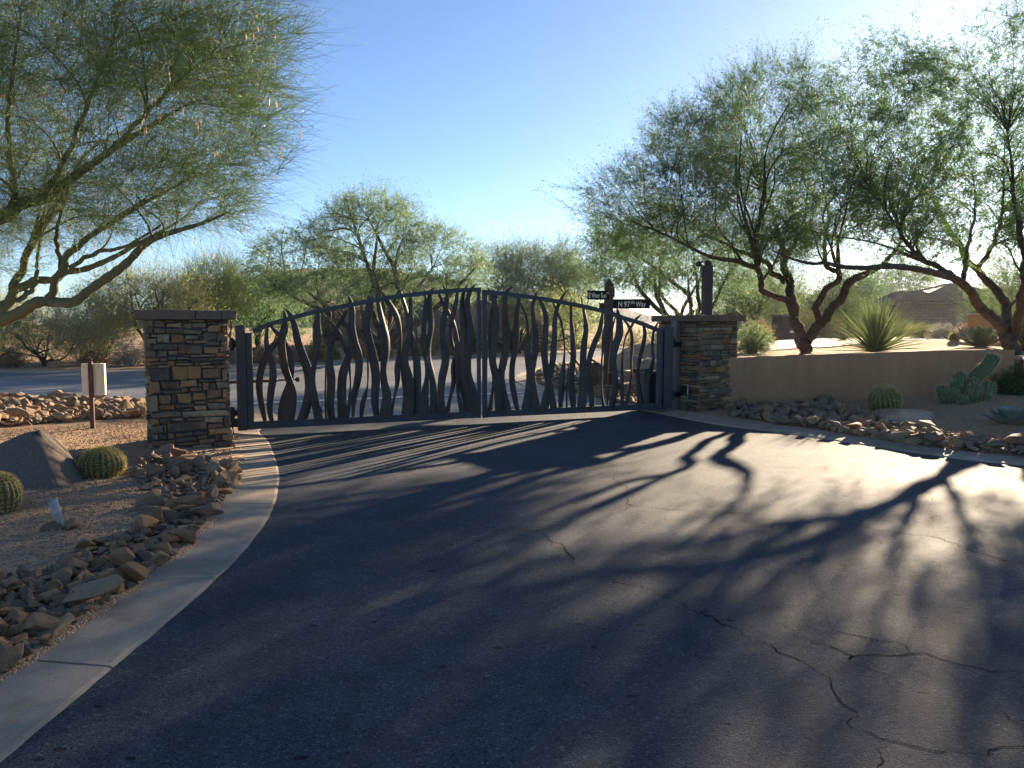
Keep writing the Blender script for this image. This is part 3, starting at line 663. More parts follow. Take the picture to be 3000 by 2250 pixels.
pa = math.radians(25); kr_ = pl1.x / pl1.y; PW = (kr_ * pl0.y - pl0.x) / (math.cos(pa) - kr_ * math.sin(pa)); pl1 = pl0 + Vector((math.cos(pa), math.sin(pa), 0)) * PW; pn = Vector((-math.sin(pa), math.cos(pa), 0))
pc = (pl0 + pl1) / 2 + pn * PW / 2
PH = 1.535
front = [((a - 112) / 878 * PW, (1600 - d) / 1368 * PH, (c - 112) / 878 * PW, (1600 - b) / 1368 * PH) for a, b, c, d in FRONT]
front = [(max(0, a), b, min(PW, c), d) for a, b, c, d in front]
others = [course_layout(PW, PH, rl, 17) for _ in range(3)]
CAPS = [(0, 0, .585, .5), (.585, 0, .85, .5), (.85, 0, 1, .36), (0, .5, .4, 1), (.4, .5, .85, 1), (.85, .36, 1, 1)]
pillar('left stone pillar with hinges of the gate beside the golden barrel cactus', (pc.x, pc.y, .02), pa, PW, PH, [front] + others, 11, CAPS)
th = math.radians(35); RW = .95
F0 = Vector((.2447 * 12.8, 12.8, 0)); rcx = F0 + Vector((math.cos(th), math.sin(th), 0)) * RW / 2 + Vector((-math.sin(th), math.cos(th), 0)) * RW / 2
RZ0, RH = .0, 1.545
fr = [course_layout(RW, RH, rl, q) for q in (20, 14, 14, 21)]
pillar('right stone pillar carrying the brown post beside the tan wall', (rcx.x, rcx.y, RZ0), th, RW, RH, fr, 12, [(0, 0, .38, .42), (.38, 0, 1, .5), (0, .42, .38, .62), (0, .62, .38, 1), (.38, .5, 1, 1)])

# ------------------------------------------------------------------ gate
Z1, Z2, Z3, Z4 = (3.605, 680, 830), (3.531, 1040, 820), (3.95, 1400, 820), (4.148, 1680, 840)
BL = {0: [(Z1, "352,1452,28 325,1350,50 290,1150,60 292,1000,62 325,850,66 375,730,60 450,640,58 540,550,52 572,490,36 582,430,10"),
 (Z1, "425,1450,35 400,1350,52 410,1150,68 433,1000,70 425,850,60 390,750,50 365,650,48 362,560,38 370,490,24 378,455,6"),
 (Z1, "530,1440,70 530,1340,78 560,1200,75 600,1080,60 628,950,48 625,830,50 600,720,50 570,650,44 520,570,46 450,500,38 400,430,20 368,400,4"),
 (Z1, "612,1438,80 630,1300,85 640,1150,70 600,1020,62 555,900,68 530,760,70 520,620,66 540,500,62 555,410,45 553,330,28 545,270,4"),
 (Z1, "735,1432,100 790,1280,88 815,1100,82 800,930,84 750,780,75 695,620,70 660,450,58 620,350,42 580,290,25 552,262,4"),
 (Z1, "928,1422,105 880,1250,78 858,1050,42 865,870,50 895,720,60 900,560,68 895,420,58 902,330,45 880,295,16"),
 (Z1, "995,1420,18 988,1250,20 990,1000,18 1000,750,20 1020,560,18 1035,400,18 1040,285,10"),
 (Z1, "1050,1418,65 1035,1280,68 1045,1100,75 1045,980,78 1030,820,60 1040,680,55 1075,560,50 1120,450,48 1180,350,42 1215,290,24"),
 (Z1, "1172,1412,95 1160,1250,86 1160,1050,82 1180,920,80 1230,780,64 1248,660,48 1235,540,40 1200,420,26 1150,330,18 1108,268,4"),
 (Z1, "1215,1412,34 1242,1230,34 1250,1080,14 1242,930,22 1228,800,30 1190,680,42 1130,530,36 1060,430,26 955,333,4"),
 (Z1, "1282,1408,32 1290,1200,60 1320,1050,70 1340,900,72 1332,760,72 1290,620,65 1260,450,60 1264,300,54 1250,190,34 1215,118,4"),
 (Z2, "65,1402,36 85,1280,60 115,1160,32 132,1080,12 135,950,18 130,800,14 110,650,14 60,540,12 10,470,6"),
 (Z2, "225,1398,52 205,1250,70 215,1050,78 205,900,80 165,720,80 125,550,72 115,430,70 135,320,68 148,230,54 132,155,6"),
 (Z2, "310,1396,110 330,1200,85 300,1050,70 295,900,62 320,750,85 325,600,72 285,430,60 250,280,48 235,180,25 230,115,4"),
 (Z2, "370,1396,30 410,1200,24 440,1050,45 440,900,60 465,720,36 470,560,36 440,400,60 385,290,60 320,200,50 268,108,4"),
 (Z2, "540,1385,105 555,1200,95 540,1020,100 510,850,70 535,680,62 568,570,54 576,450,46 575,330,42 582,210,42 570,95,5"),
 (Z2, "630,1385,66 640,1200,70 645,1000,72 635,820,70 600,640,62 565,500,56 550,390,50 518,270,45 490,180,30 478,108,4"),
 (Z2, "710,1378,110 720,1200,80 745,1000,42 740,850,42 715,680,55 715,500,60 725,330,45 730,200,25 712,85,4"),
 (Z2, "815,1374,96 820,1200,85 800,1000,72 765,820,55 765,650,60 790,480,65 775,320,65 770,200,48 785,120,30 818,80,4"),
 (Z2, "905,1368,76 890,1200,60 900,1020,72 935,850,75 925,700,70 905,560,55 915,420,62 945,270,50 950,140,38 905,50,4"),
 (Z2, "950,1366,50 985,1220,32 1020,1050,45 1020,900,55 1055,760,58 1068,650,32 1040,500,32 1000,400,44 930,270,40 880,170,30 848,98,4"),
 (Z2, "1118,1358,72 1072,1200,36 1060,1050,40 1055,880,45 1030,750,40 995,600,36 990,470,40 1025,330,48 1050,200,34 1060,70,4"),
 (Z2, "1175,1360,50 1140,1200,70 1100,1020,75 1090,850,70 1115,700,75 1140,550,70 1120,400,75 1110,250,55 1125,130,34 1168,46,4"),
 (Z2, "1240,1358,95 1215,1150,85 1170,980,75 1170,800,70 1190,620,75 1195,450,70 1165,300,60 1170,180,50 1210,90,30 1258,42,4")],
 1: [(Z3, "135,1510,66 165,1350,46 180,1200,30 168,1000,20 140,850,22 130,650,26 150,450,40 180,300,48 205,190,30 220,145,5"),
 (Z3, "240,1508,76 235,1300,85 205,1100,75 170,950,65 175,780,75 195,600,75 210,430,65 195,280,50 160,170,34 113,82,4"),
 (Z3, "340,1502,106 290,1300,80 270,1100,70 300,930,80 330,750,75 325,550,75 310,380,60 315,230,52 340,130,34 402,80,4"),
 (Z3, "465,1502,42 425,1350,65 395,1150,70 405,950,70 440,780,75 450,600,70 445,430,58 470,270,42 492,175,10"),
 (Z3, "555,1488,96 590,1300,80 605,1120,70 590,950,70 570,800,60 580,650,36 570,480,25 540,370,20 480,250,18 410,160,5"),
 (Z3, "665,1486,106 645,1300,72 630,1100,50 640,950,68 668,780,65 665,600,55 640,430,50 640,300,50 665,200,38 697,122,4"),
 (Z3, "765,1482,100 800,1300,70 840,1120,50 870,900,65 885,700,55 890,500,50 905,380,48 945,260,38 990,180,28 1052,103,4"),
 (Z3, "880,1476,76 840,1280,65 800,1080,60 770,880,62 775,700,62 790,500,50 770,350,45 730,260,34 690,200,16 638,128,4"),
 (Z3, "955,1472,46 965,1300,62 975,1130,62 995,950,28 1003,800,16 990,620,20 960,480,24 920,380,26 880,290,20 845,225,5"),
 (Z3, "1030,1472,22 1030,1250,22 1045,1080,16 1060,950,6"),
 (Z3, "1110,1462,52 1090,1300,75 1085,1130,68 1105,900,75 1105,750,75 1095,600,65 1080,450,45 1080,300,34 1080,203,4"),
 (Z4, "95,1452,86 115,1300,85 125,1100,85 118,900,75 130,700,75 155,520,65 145,380,55 120,260,38 90,92,4"),
 (Z4, "235,1442,86 210,1250,75 190,1050,50 195,880,55 250,700,55 310,560,50 340,420,40 352,310,20"),
 (Z4, "368,1442,52 345,1250,30 338,1050,26 350,850,22 365,700,40 385,550,58 430,420,58 470,350,38 492,310,12"),
 (Z4, "412,1422,16 415,1100,16 430,850,16 455,650,16 480,500,18 508,370,14"),
 (Z4, "470,1428,96 505,1250,80 505,1080,75 480,900,75 510,730,70 555,580,75 560,450,65 545,350,48 528,236,4"),
 (Z4, "592,1418,36 592,1100,36 592,900,26 610,720,16 640,600,26 690,510,36 750,410,38 834,328,4"),
 (Z4, "640,1414,60 685,1230,32 705,1080,30 705,900,45 715,720,55 705,560,40 660,460,30 590,380,8"),
 (Z4, "815,1406,90 800,1250,70 780,1080,65 810,870,65 850,700,70 870,580,55 855,470,34 843,415,4"),
 (Z4, "890,1402,60 895,1200,55 930,1050,70 970,900,70 960,720,50 970,580,48 1000,490,34 1042,408,4")]}
def blade_mesh(zm, txt, k):
    """a forged strap: bowed across, tapering to a point, in the gate's plane"""
    a = np.array([tuple(map(float, q.split(','))) for q in txt.split()])
    s, ox, oy = zm; a[0, 1] += 26
    n = 30; c = catmull(a, n); c[:, 2] = np.clip(c[:, 2], 2.5, None)
    r = random.Random(k * 7 + int(a[0, 0])); off = (.022 if k % 2 else -.022) + r.uniform(-.008, .008)
    ph, amp = r.uniform(0, 6), r.uniform(.25, .6)
    pts = np.array([gate_pt(ox + x / s, oy + y / s, off) for x, y, _ in c])
    wd = np.array([(pts[i] - GA).dot(GU) if False else 0 for i in range(0)])
    depth = pts[:, 1]; w = c[:, 2] / s / FPX * depth / abs(GU.x) * 1.02
    T = np.gradient(pts, axis=0); T /= np.linalg.norm(T, axis=1, keepdims=True)
    N = np.array(GN); U = np.cross(T, N[None]); U /= np.linalg.norm(U, axis=1, keepdims=True)
    tw = amp * np.sin(np.linspace(0, 3.6, n) + ph)
    Uu = U * np.cos(tw)[:, None] + N[None] * np.sin(tw)[:, None]; Nn = N[None] * np.cos(tw)[:, None] - U * np.sin(tw)[:, None]
    V = []
    th_ = np.minimum(.006, w * .35)
    for f, b in ((-.5, 0), (-.25, .11), (0, .15), (.25, .11), (.5, 0)): V.append(pts + Uu * (w * f / np.cos(tw))[:, None] + Nn * (w * b)[:, None])
    for f, b in ((.5, 0), (.25, .11), (0, .15), (-.25, .11), (-.5, 0)): V.append(pts + Uu * (w * f / np.cos(tw))[:, None] + Nn * (w * b - th_)[:, None])
    V = np.stack(V, 1).reshape(-1, 3); m = 10
    F = [(i * m + j, i * m + (j + 1) % m, (i + 1) * m + (j + 1) % m, (i + 1) * m + j) for i in range(n - 1) for j in range(m)]
    F += [tuple(range(m)), tuple((n - 1) * m + j for j in range(m))[::-1]]
    me = mesh_py('blade', V, F, M['gate_steel'])
    me.polygons.foreach_set('use_smooth', [True] * len(me.polygons)); me.set_sharp_from_angle(angle=.7)
    return me
def gate_leaf(label, base, rail, bot, stiles, blades, hz):
    root = thing('gate_leaf', label, 'gate', base, 0, 'two leaves of the driveway gate')
    mk = lambda nm, me: link(nm, me, root, world_coords=True)
    up = (0, 0, 1)
    for nm, x0, x1, y0, y1, dd in stiles:
        c0, c1 = gate_pt((x0 + x1) / 2, y1), gate_pt((x0 + x1) / 2, y0); c1.x, c1.y = c0.x, c0.y
        wv = (gate_pt(x1, y1) - gate_pt(x0, y1)).length
        bm = bmesh.new(); add_box(bm, c0.x, c0.y, (c0.z + c1.z) / 2, wv, dd, c1.z - c0.z, math.atan2(GU.y, GU.x), .006)
        mk(nm, mesh_bm(nm, bm, M['frame_steel']))
    pts = catmull([tuple(gate_pt(a, b)) for a, b in rail], 24)
    V, F = sweep_rect(pts, .062, .05, up, np.array(GN)); mk('top_rail', mesh_py('top_rail', V, F, M['frame_steel']))
    (xa, ya, ha), (xb, yb, hb) = bot
    pa_, pb_ = gate_pt(xa, ya - ha / 2), gate_pt(xb, yb - hb / 2); hh = ha / FPX * pa_.y
    V, F = sweep_rect(np.array([tuple(pa_), tuple((pa_ + pb_) / 2), tuple(pb_)]), hh, .056, up, np.array(GN)); mk('bottom_rail', mesh_py('bottom_rail', V, F, M['frame_steel']))
    for k, (zm, t) in enumerate(blades): mk('blade', blade_mesh(zm, t, k))
    return root
b0 = gate_pt(720, 1259); b1 = gate_pt(1943, 1197)
gl = gate_leaf('left dark steel gate leaf of wavy forged blades, higher towards the middle', (b0.x, b0.y, 0), [(742, 970), (791, 950), (846, 934), (900, 919), (957, 907), (1057, 887), (1153, 870), (1266, 857), (1340, 851), (1408, 848)],
 [(742, 1257, 22), (1399, 1223.5, 19)], [('hinge_stile', 697, 725, 953, 1260, .15), ('inner_stile', 725.4, 745, 975, 1258, .075), ('meeting_stile', 1398.5, 1408, 846, 1224, .056)], BL[0], None)
gr = gate_leaf('right dark steel gate leaf of wavy forged blades, falling towards the right pillar', (b1.x, b1.y, 0), [(1412.5, 855), (1486, 862), (1562, 872), (1643, 885), (1704, 897), (1776, 914), (1825, 931), (1885, 950), (1933, 970)],
 [(1428, 1222.5, 19), (1926, 1198.5, 17)], [('meeting_stile', 1414, 1427, 851, 1224, .056), ('inner_stile', 1924, 1937, 968, 1198, .075), ('hinge_stile', 1937.4, 1961, 957, 1198, .15)], BL[1], None)
def hinge(root, x0, x1, y, name='hinge'):
    c = gate_pt((x0 + x1) / 2, y); w = (gate_pt(x1, y) - gate_pt(x0, y)).length
    bm = bmesh.new(); rz = math.atan2(GU.y, GU.x)
    add_box(bm, 0, 0, 0, w, .05, .075, rz, .006); add_box(bm, 0, -.03, 0, w * .45, .05, .13, rz, .01)
    r = bmesh.ops.create_cone(bm, cap_ends=True, segments=12, radius1=.028, radius2=.028, depth=.17); bmesh.ops.translate(bm, vec=(.0, -.055, 0), verts=r['verts'])
    bmesh.ops.translate(bm, vec=c, verts=bm.verts)
    return link(name, mesh_bm(name, bm, M['black_metal']), root, world_coords=True)
hinge(gl, 668, 698, 1009); hinge(gl, 670, 699, 1210)
hinge(gr, 1960, 1980, 1005); hinge(gr, 1959, 1979, 1157)
c = gate_pt(684, 1239); bm = bmesh.new(); add_box(bm, c.x - .02, c.y + .02, c.z, .17, .10, .11, math.atan2(GU.y, GU.x), .008)
link('pivot_box', mesh_bm('pivot_box', bm, M['black_metal']), gl, world_coords=True)
# steel post against the right pillar
q = F0 + Vector((-math.sin(th), math.cos(th), 0)) * .47 + Vector((-math.cos(th), -math.sin(th), 0)) * .085
t = thing('hinge_post', 'taupe painted square steel post standing against the right pillar', 'post', (q.x, q.y, 0), th + .1)
link('post', box_mesh('post', .115, .115, 1.56, M['grey_metal'], .006), t)
for z in (1.16, .30): link('clamp', box_mesh('clamp', .15, .135, .085, M['black_metal'], .006, cz=z), t)
# brown post with camera and light on the right pillar
q = D(2070, 921, 13.25); zt = RH + RZ0 + .112
t = thing('camera_post', 'brown wooden post with two small dark fixtures on top, above the right pillar', 'post', (q.x, q.y, zt), .12)
hp = D(2070, 778, 13.25).z - zt
link('post', box_mesh('post', .15, .15, hp, M['wood_brown'], .008), t)
V, F = lathe([(.055, 0), (.06, .01), (.06, .07), (.05, .085)], 14); o = link('cap', mesh_py('cap', V, F, M['black_metal']), t); o.location = (.01, 0, hp)
bm = bmesh.new(); add_box(bm, 0, 0, 0, .07, .10, .08, .2, .012); add_box(bm, 0, -.06, .03, .08, .05, .03, .2, .006)
o = link('camera_head', mesh_bm('camera_head', bm, M['black_metal']), t); o.location = (-.16, -.02, hp + .02)
o = link('bracket', box_mesh('bracket', .045, .05, .20, M['grey_metal'], .006), t); o.location = (-.10, 0, hp - .19)
# outlet box and cord on the right pillar
q = F0 + Vector((-math.sin(th), math.cos(th), 0)) * .27 + Vector((-math.cos(th), -math.sin(th), 0)) * .055
t = thing('outlet_box', 'black outlet box with pale conduit low on the right pillar', 'outlet box', (q.x, q.y, .34), th + math.pi / 2)
link('box', box_mesh('box', .13, .09, .15, M['black_metal'], .008, cz=.05), t)
link('conduit', rod_mesh('conduit', catmull([(-.03, .0, .13), (-.09, .03, .14), (-.115, .05, .10), (-.11, .05, -.02)], 14), .010, M['white_plastic']), t)
link('cord', rod_mesh('cord', catmull([(-.05, .06, -.02), (-.06, .07, -.15), (-.03, .06, -.26), (.05, .07, -.34)], 14), .006, M['grey_metal']), t)
# gate openers
pA, pB = gate_pt(660, 1121, -.16), gate_pt(872, 1111.5, -.10)
t = thing('gate_opener', 'thin brown opener arm behind the left gate leaf', 'gate opener', (pA.x, pA.y, 0))
r_ = rod_mesh('arm', [pA, pA.lerp(pB, .72)], .022, M['rust']); link('arm', r_, t, world_coords=True)
link('rod', rod_mesh('rod', [pA.lerp(pB, .72), pB], .013, M['grey_metal']), t, world_coords=True)
bm = bmesh.new(); add_box(bm, pB.x, pB.y, pB.z, .05, .08, .06, .35, .006); link('end_bracket', mesh_bm('end_bracket', bm, M['rust']), t, world_coords=True)
pA, pB = gate_pt(1782, 1091, -.10), gate_pt(1912, 1082.5, -.22)
t = thing('gate_opener', 'pale opener arm behind the right gate leaf above the grey cabinet', 'gate opener', (pB.x, pB.y, 0))
link('rod', rod_mesh('rod', [pA, pA.lerp(pB, .6)], .014, M['grey_metal']), t, world_coords=True)
link('arm', rod_mesh('arm', [pA.lerp(pB, .6), pB], .026, M['grey_metal']), t, world_coords=True)
bm = bmesh.new(); q = pA.lerp(pB, .6); add_box(bm, q.x, q.y, q.z, .06, .08, .07, .35, .006); link('coupling', mesh_bm('coupling', bm, M['black_metal']), t, world_coords=True)
q = gate_pt(1903, 1180, -.45); q.z = gz(q.x, q.y)
t = thing('control_cabinet', 'dark grey gate control cabinet behind the right gate leaf', 'cabinet', (q.x, q.y, max(.0, q.z)), .3)
link('housing', box_mesh('housing', .36, .30, .60, M['frame_steel'], .02), t)
link('lid', box_mesh('lid', .38, .32, .05, M['grey_metal'], .012, cz=.62), t)
# cable by the left hinge
pts = catmull([tuple(gate_pt(681, 1250, .02)), tuple(P(684, 1270, .10)), tuple(P(679, 1290, .05)), tuple(P(684, 1303, .035)), tuple(P(690, 1309, .04))], 24)
tag(link('cable', rod_mesh('cable', pts, .008, M['black_metal'], 6)), 'thin black cable hanging from the left gate hinge to the ground', 'cable')

# ------------------------------------------------------------------ street sign
def text_mesh(name, txt, size, mat, width=None):
    cu = bpy.data.curves.new(name, 'FONT'); cu.body = txt; cu.size = size; cu.extrude = .002; cu.align_x = 'CENTER'; cu.align_y = 'CENTER'; cu.resolution_u = 3; cu.offset = size * .004
    o = bpy.data.objects.new(name, cu); COL.objects.link(o)
    me = bpy.data.meshes.new_from_object(o.evaluated_get(bpy.context.evaluated_depsgraph_get()))
    if width:
        xs = [v.co.x for v in me.vertices]; f_ = width / (max(xs) - min(xs)); m_ = (max(xs) + min(xs)) / 2
        for v in me.vertices: v.co.x = (v.co.x - m_) * f_
    bpy.data.objects.remove(o); me.materials.clear(); me.materials.append(mat); me.name = name
    return me
q = P(1781, 1134, .10); sd_ = q.y
t = thing('street_sign', 'brown wooden street sign post with two green name blades behind the gate', 'street sign', (q.x, q.y, .06), .12)
zt = D(1781, 836, sd_).z - .06
link('post', box_mesh('post', .175, .175, zt, M['wood_brown'], .01), t)
V, F = lathe([(.14, 0), (.14, .025), (.11, .03), (.10, .05), (.004, .15)], 4)
o = link('cap', mesh_py('cap', V, F, M['wood_brown']), t); o.location = (0, 0, zt); o.rotation_euler = (0, 0, math.pi / 4)
def blade(txts, w, h, cx, cz, rz, yoff, label):
    o = link('name_blade', box_mesh('name_blade', w, .018, h, M['sign_green'], .003, cz=0), t); o['label'] = label
    o.location = (0, 0, cz); o.rotation_euler = (0, 0, rz)
    o.location = Matrix.Rotation(rz, 3, 'Z') @ Vector((cx, yoff, 0)) + Vector((0, 0, cz))
    V, F = sweep_rect(np.array([(-w / 2 + .008, -.0105, -h / 2 + .008), (w / 2 - .008, -.0105, -h / 2 + .008)]), .006, .003, (0, 0, 1), (0, -1, 0))
    for s, x, z in txts:
        m_ = link('lettering', text_mesh('lettering', s, z[1], M['sign_letter'], z[2]), o)
        m_.rotation_euler = (math.pi / 2, 0, 0); m_.location = (x, -.0115, z[0])
zN = D(1842, 890.5, sd_).z - .06; zE = D(1740, 866, sd_).z - .06
blade([('N', -.255, (-.012, .165, .085)), ('97', -.105, (-.012, .165, .135)), ('th', .02, (.03, .10, .085)), ('Way', .20, (-.012, .165, .22))], .82, .21, .50, zN, -.10, -.06, 'green name blade lettered N 97th Way')
blade([('E', -.235, (-.01, .145, .05)), ('Winter', -.075, (-.01, .145, .215)), ('Sun', .135, (-.01, .145, .14)), ('DR', .245, (.05, .06, .055))], .56, .20, -.36, zE, .38, -.11, 'green name blade lettered E Winter Sun DR')
o = link('side_bracket', box_mesh('side_bracket', .03, .05, .22, M['rust'], .004), t); o.location = (.115, 0, zE - .03)
o = link('lower_bracket', box_mesh('lower_bracket', .11, .03, .20, M['rust'], .004), t); o.location = (-.15, .05, zE - .36)

# white box on a brown stake, left
q = G(272, 1256)
t = thing('sign_box', 'off white box on a rusty brown stake seen from behind, left of the pillar', 'sign', (q.x, q.y, q.z - .02), .18)
hs = D(272, 1054, q.y).z - q.z
link('stake', box_mesh('stake', .055, .04, hs, M['rust'], .004), t)
wb = (305 - 249) / FPX * q.y; z0, z1 = D(272, 1155, q.y).z - q.z, D(272, 1061, q.y).z - q.z
o = link('panel', box_mesh('panel', wb, .07, z1 - z0, M['white_panel'], .006), t); o.location = (.005, .06, z0)
o = link('side_strip', box_mesh('side_strip', .03, .075, z1 - z0 - .004, M['white_panel'], .004), t); o.location = (wb / 2 + .022, .062, z0 + .002)

for sx_ in (-1, 1):
    for sz_ in (.1, .9):
        s_ = link('screw', mesh_py('screw', *lathe([(.007, 0), (.007, .004), (.003, .006)], 8), M['grey_metal']), t); s_.location = (sx_ * (wb / 2 - .03) + .005, .024, z0 + (z1 - z0) * sz_); s_.rotation_euler = (math.pi / 2, 0, 0)
# landscape spotlight
q = G(178, 1548)
t = thing('spotlight', 'small grey white landscape spotlight on the gravel before the boulder', 'spotlight', (q.x, q.y, q.z), 0)
V, F = lathe([(.016, -.05), (.018, .02), (.014, .03), (.022, .05)], 12); link('stem', mesh_py('stem', V, F, M['white_plastic'], True), t)
V, F = lathe([(.020, 0), (.030, .012), (.034, .05), (.036, .07), (.041, .075), (.041, .085), (.038, .09), (.042, .16), (.044, .18), (.040, .182), (.036, .165), (.0, .16)], 16)
o = link('housing', mesh_py('housing', V, F, M['white_plastic'], True), t); o.location = (.0, 0, .045); o.rotation_euler = (.25, -.22, 0); t.scale = (.75, .75, .95)
q2 = G(205, 1398); pts = catmull([tuple(G(200, 1397) + Vector((0, 0, .01))), tuple(G(215, 1396) + Vector((0, 0, .02))), tuple(G(232, 1400) + Vector((0, 0, .012))), tuple(G(241, 1408) + Vector((0, 0, .002)))], 16)
tag(link('cable', rod_mesh('cable', pts, .007, M['black_metal'], 6)), 'short black irrigation tube between the boulder and the barrel cactus', 'cable')

# ------------------------------------------------------------------ low stucco wall
def wall(name, label, line, top, thick, mat, base=-.1, rnd=.028):
    p = np.asarray(line); n = len(p); T = np.gradient(p, axis=0); T /= np.linalg.norm(T, axis=1, keepdims=True); N = np.stack([-T[:, 1], T[:, 0]], 1)
    prof = [(0, None), (0, -rnd), (rnd * .35, -rnd * .3), (rnd, 0), (thick - rnd, 0), (thick - rnd * .35, -rnd * .3), (thick, -rnd), (thick, None)]
    V = []
    for o_, z_ in prof: V.append(np.column_stack([p + N * o_, np.full(n, base) if z_ is None else top + z_]))
    k = len(prof); V = np.stack(V, 1).reshape(-1, 3)
    F = [(i * k + j, i * k + k + j, i * k + k + j + 1, i * k + j + 1) for i in range(n - 1) for j in range(k - 1)]
    F += [tuple(range(k)), tuple((n - 1) * k + j for j in range(k))[::-1]]
    me = mesh_py(name, V, F, mat, True); me.set_sharp_from_angle(angle=.9)
    return tag(link(name, me), label, 'wall')
s = WALLD[:, 0]; endx = 8.22
wl1 = WALLD[s <= endx]; n1 = 50
wl1 = np.stack([np.interp(np.linspace(0, 1, n1), np.linspace(0, 1, len(wl1)), wl1[:, i]) for i in (0, 1)], 1)
top1 = np.interp(wl1[:, 0], [3.6, 4.3, 6.0, 7.4, 8.3], [.93, .93, 1.0, 1.075, 1.09]) + .002 * np.sin(wl1[:, 0] * 9) + .0015 * np.sin(wl1[:, 0] * 23)
wl1 -= np.array([0, .12])
wall('garden_wall', 'long low tan stucco wall curving right from the right pillar', wl1, top1, .22, M['stucco'])
wl2 = WALLD[s > endx] - np.array([0, .10]); wl2 = np.stack([np.interp(np.linspace(0, 1, 30), np.linspace(0, 1, len(wl2)), wl2[:, i]) for i in (0, 1)], 1)
wall('garden_wall', 'lower stepped end of the tan stucco wall behind the cactus cluster', wl2, np.full(30, .93), .2, M['stucco'])

# ------------------------------------------------------------------ houses, mailbox
def prism_house(root, nm, x0, x1, y0, y1, z0, z1, mat): return link(nm, box_mesh(nm, x1 - x0, y1 - y0, z1 - z0, mat, .02, cz=(z0 + z1) / 2, cx=(x0 + x1) / 2, cy=(y0 + y1) / 2), root)
def window(root, x, z, w, h, y, name='window', mat=None):
    f = link(name, None or box_mesh(name, w + .12, .10, h + .12, M['wood_brown'], .01, cz=0), root); f.location = (x, y, z)
    p_ = link('pane', box_mesh('pane', w, .03, h, mat or M['glass'], .002, cz=0), f); p_.location = (0, -.05, 0)
    return f
# brown house behind the central mesquite; local x right, y back, seen from -y
hd = 42.0; c = D(1170, 950, hd); k_ = hd / FPX; gx0 = gz(c.x, c.y)
t = thing('brown_house', 'low brown stucco house behind the big central mesquite', 'house', (c.x, c.y, gx0 - .1), -.12)
X_ = lambda px: (px - 1170) * k_
def Zh(py): return D(1170, py, hd).z - gx0
prism_house(t, 'wall', X_(905), X_(1220), 0, 9, 0, Zh(905), M['stucco_house'])
w = prism_house(t, 'wall', X_(1222), X_(1412), -1.2, 8, 0, Zh(888), M['stucco_house'])
prism_house(t, 'terracotta_wall', X_(1414), X_(1482), .5, 6, 0, Zh(885), M['clay'])
prism_house(t, 'parapet', X_(900), X_(1225), -.15, 9.2, Zh(905) + .003, Zh(893), M['stucco_house'])
prism_house(t, 'roof_beam', X_(905), X_(985), -1.1, -.16, Zh(884), Zh(877), M['rust'])
prism_house(t, 'parapet', X_(1226), X_(1418), -1.35, 8.2, Zh(888) + .003, Zh(878), M['stucco_house'])
window(t, X_(962), Zh(950), .9, 1.5, -.02); window(t, X_(935), Zh(1000), .9, 1.0, -.02)
window(t, X_(1232) + .55, Zh(965), .8, 1.1, -1.22); 
lv = link('louvre_panel', box_mesh('louvre_panel', 2.0, .08, 1.25, M['grey_metal'], .01, cz=0), t); lv.location = (X_(1285), -1.24, Zh(915))
for i in range(6):
    o = link('louvre', box_mesh('louvre', 1.85, .05, .10, M['grey_metal'], .004, cz=0), lv); o.location = (0, -.055, -.5 + .2 * i)
prism_house(t, 'door', X_(1135), X_(1172), -.08, .02, .1, Zh(958), M['wood_brown'])
# stone house with tiled roof on the right
hd = 44.0; c = D(2735, 968, hd); k_ = hd / FPX; g0 = gz(c.x, c.y)
t = thing('stone_house', 'stone clad house with dark tile roof behind the yucca, right', 'house', (c.x, c.y, g0 - .1), .05)
X_ = lambda px: (px - 2735) * k_
Zh = lambda py: D(2735, py, hd).z - g0 + .1
prism_house(t, 'stone_wall', X_(2640), X_(2798), 0, 5, 0, Zh(886), M['house_stone'])
prism_house(t, 'wall', X_(2800), X_(2960), .4, 5, 0, Zh(886), M['stucco_grey'])
prism_house(t, 'wall', X_(2598), X_(2638), .5, 2, 0, Zh(888), M['stucco_grey'])
window(t, X_(2617), Zh(922), .55, 1.3, .47); window(t, X_(2672), Zh(924), .02, 1.5, -.02) if False else None
def tile_roof(root, x0, x1, yf, yb, z0, z1, inset_l, inset_r, name='roof'):
    """front slope of barrel tiles with hips, plus back slope"""
    rows, cols = 12, max(8, int((x1 - x0) / .34)); V, F = [], []
    sub = 4
    for side in (0, 1):
        for r_ in range(rows):
            for e in (0, 1):
                f = (r_ + e) / rows; zz = z0 + (z1 - z0) * f + (.05 if e == 0 else .0)
                y = yf + (yb - yf) / 2 * f if side == 0 else yb - (yb - yf) / 2 * f
                xa, xb = x0 + inset_l * f, x1 - inset_r * f
                for q_ in range(cols * sub + 1):
                    u = q_ / (cols * sub); V.append((xa + (xb - xa) * u, y, zz + .05 * abs(math.sin(math.pi * u * cols))))
        m_ = cols * sub + 1; b = side * rows * 2 * m_
        for r_ in range(rows * 2 - 1):
            for q_ in range(m_ - 1):
                a = b + r_ * m_ + q_; F.append((a, a + 1, a + m_ + 1, a + m_))
    b = len(V); ym = (yf + yb) / 2
    V += [(x0, yf, z0), (x0, yb, z0), (x0 + inset_l, ym, z1), (x1, yf, z0), (x1, yb, z0), (x1 - inset_r, ym, z1)]
    F += [(b, b + 2, b + 1), (b + 3, b + 4, b + 5), (b, b + 1, b + 4, b + 3)]
    return link(name, mesh_py(name, V, F, M['roof_tile']), root)
tile_roof(t, X_(2592), X_(2790), -.5, 2.2, Zh(887), Zh(852), 1.2, 1.5)
rf = tile_roof(t, X_(2660), X_(2990), -.2, 5.4, Zh(885), Zh(824), 4.0, 1.8)
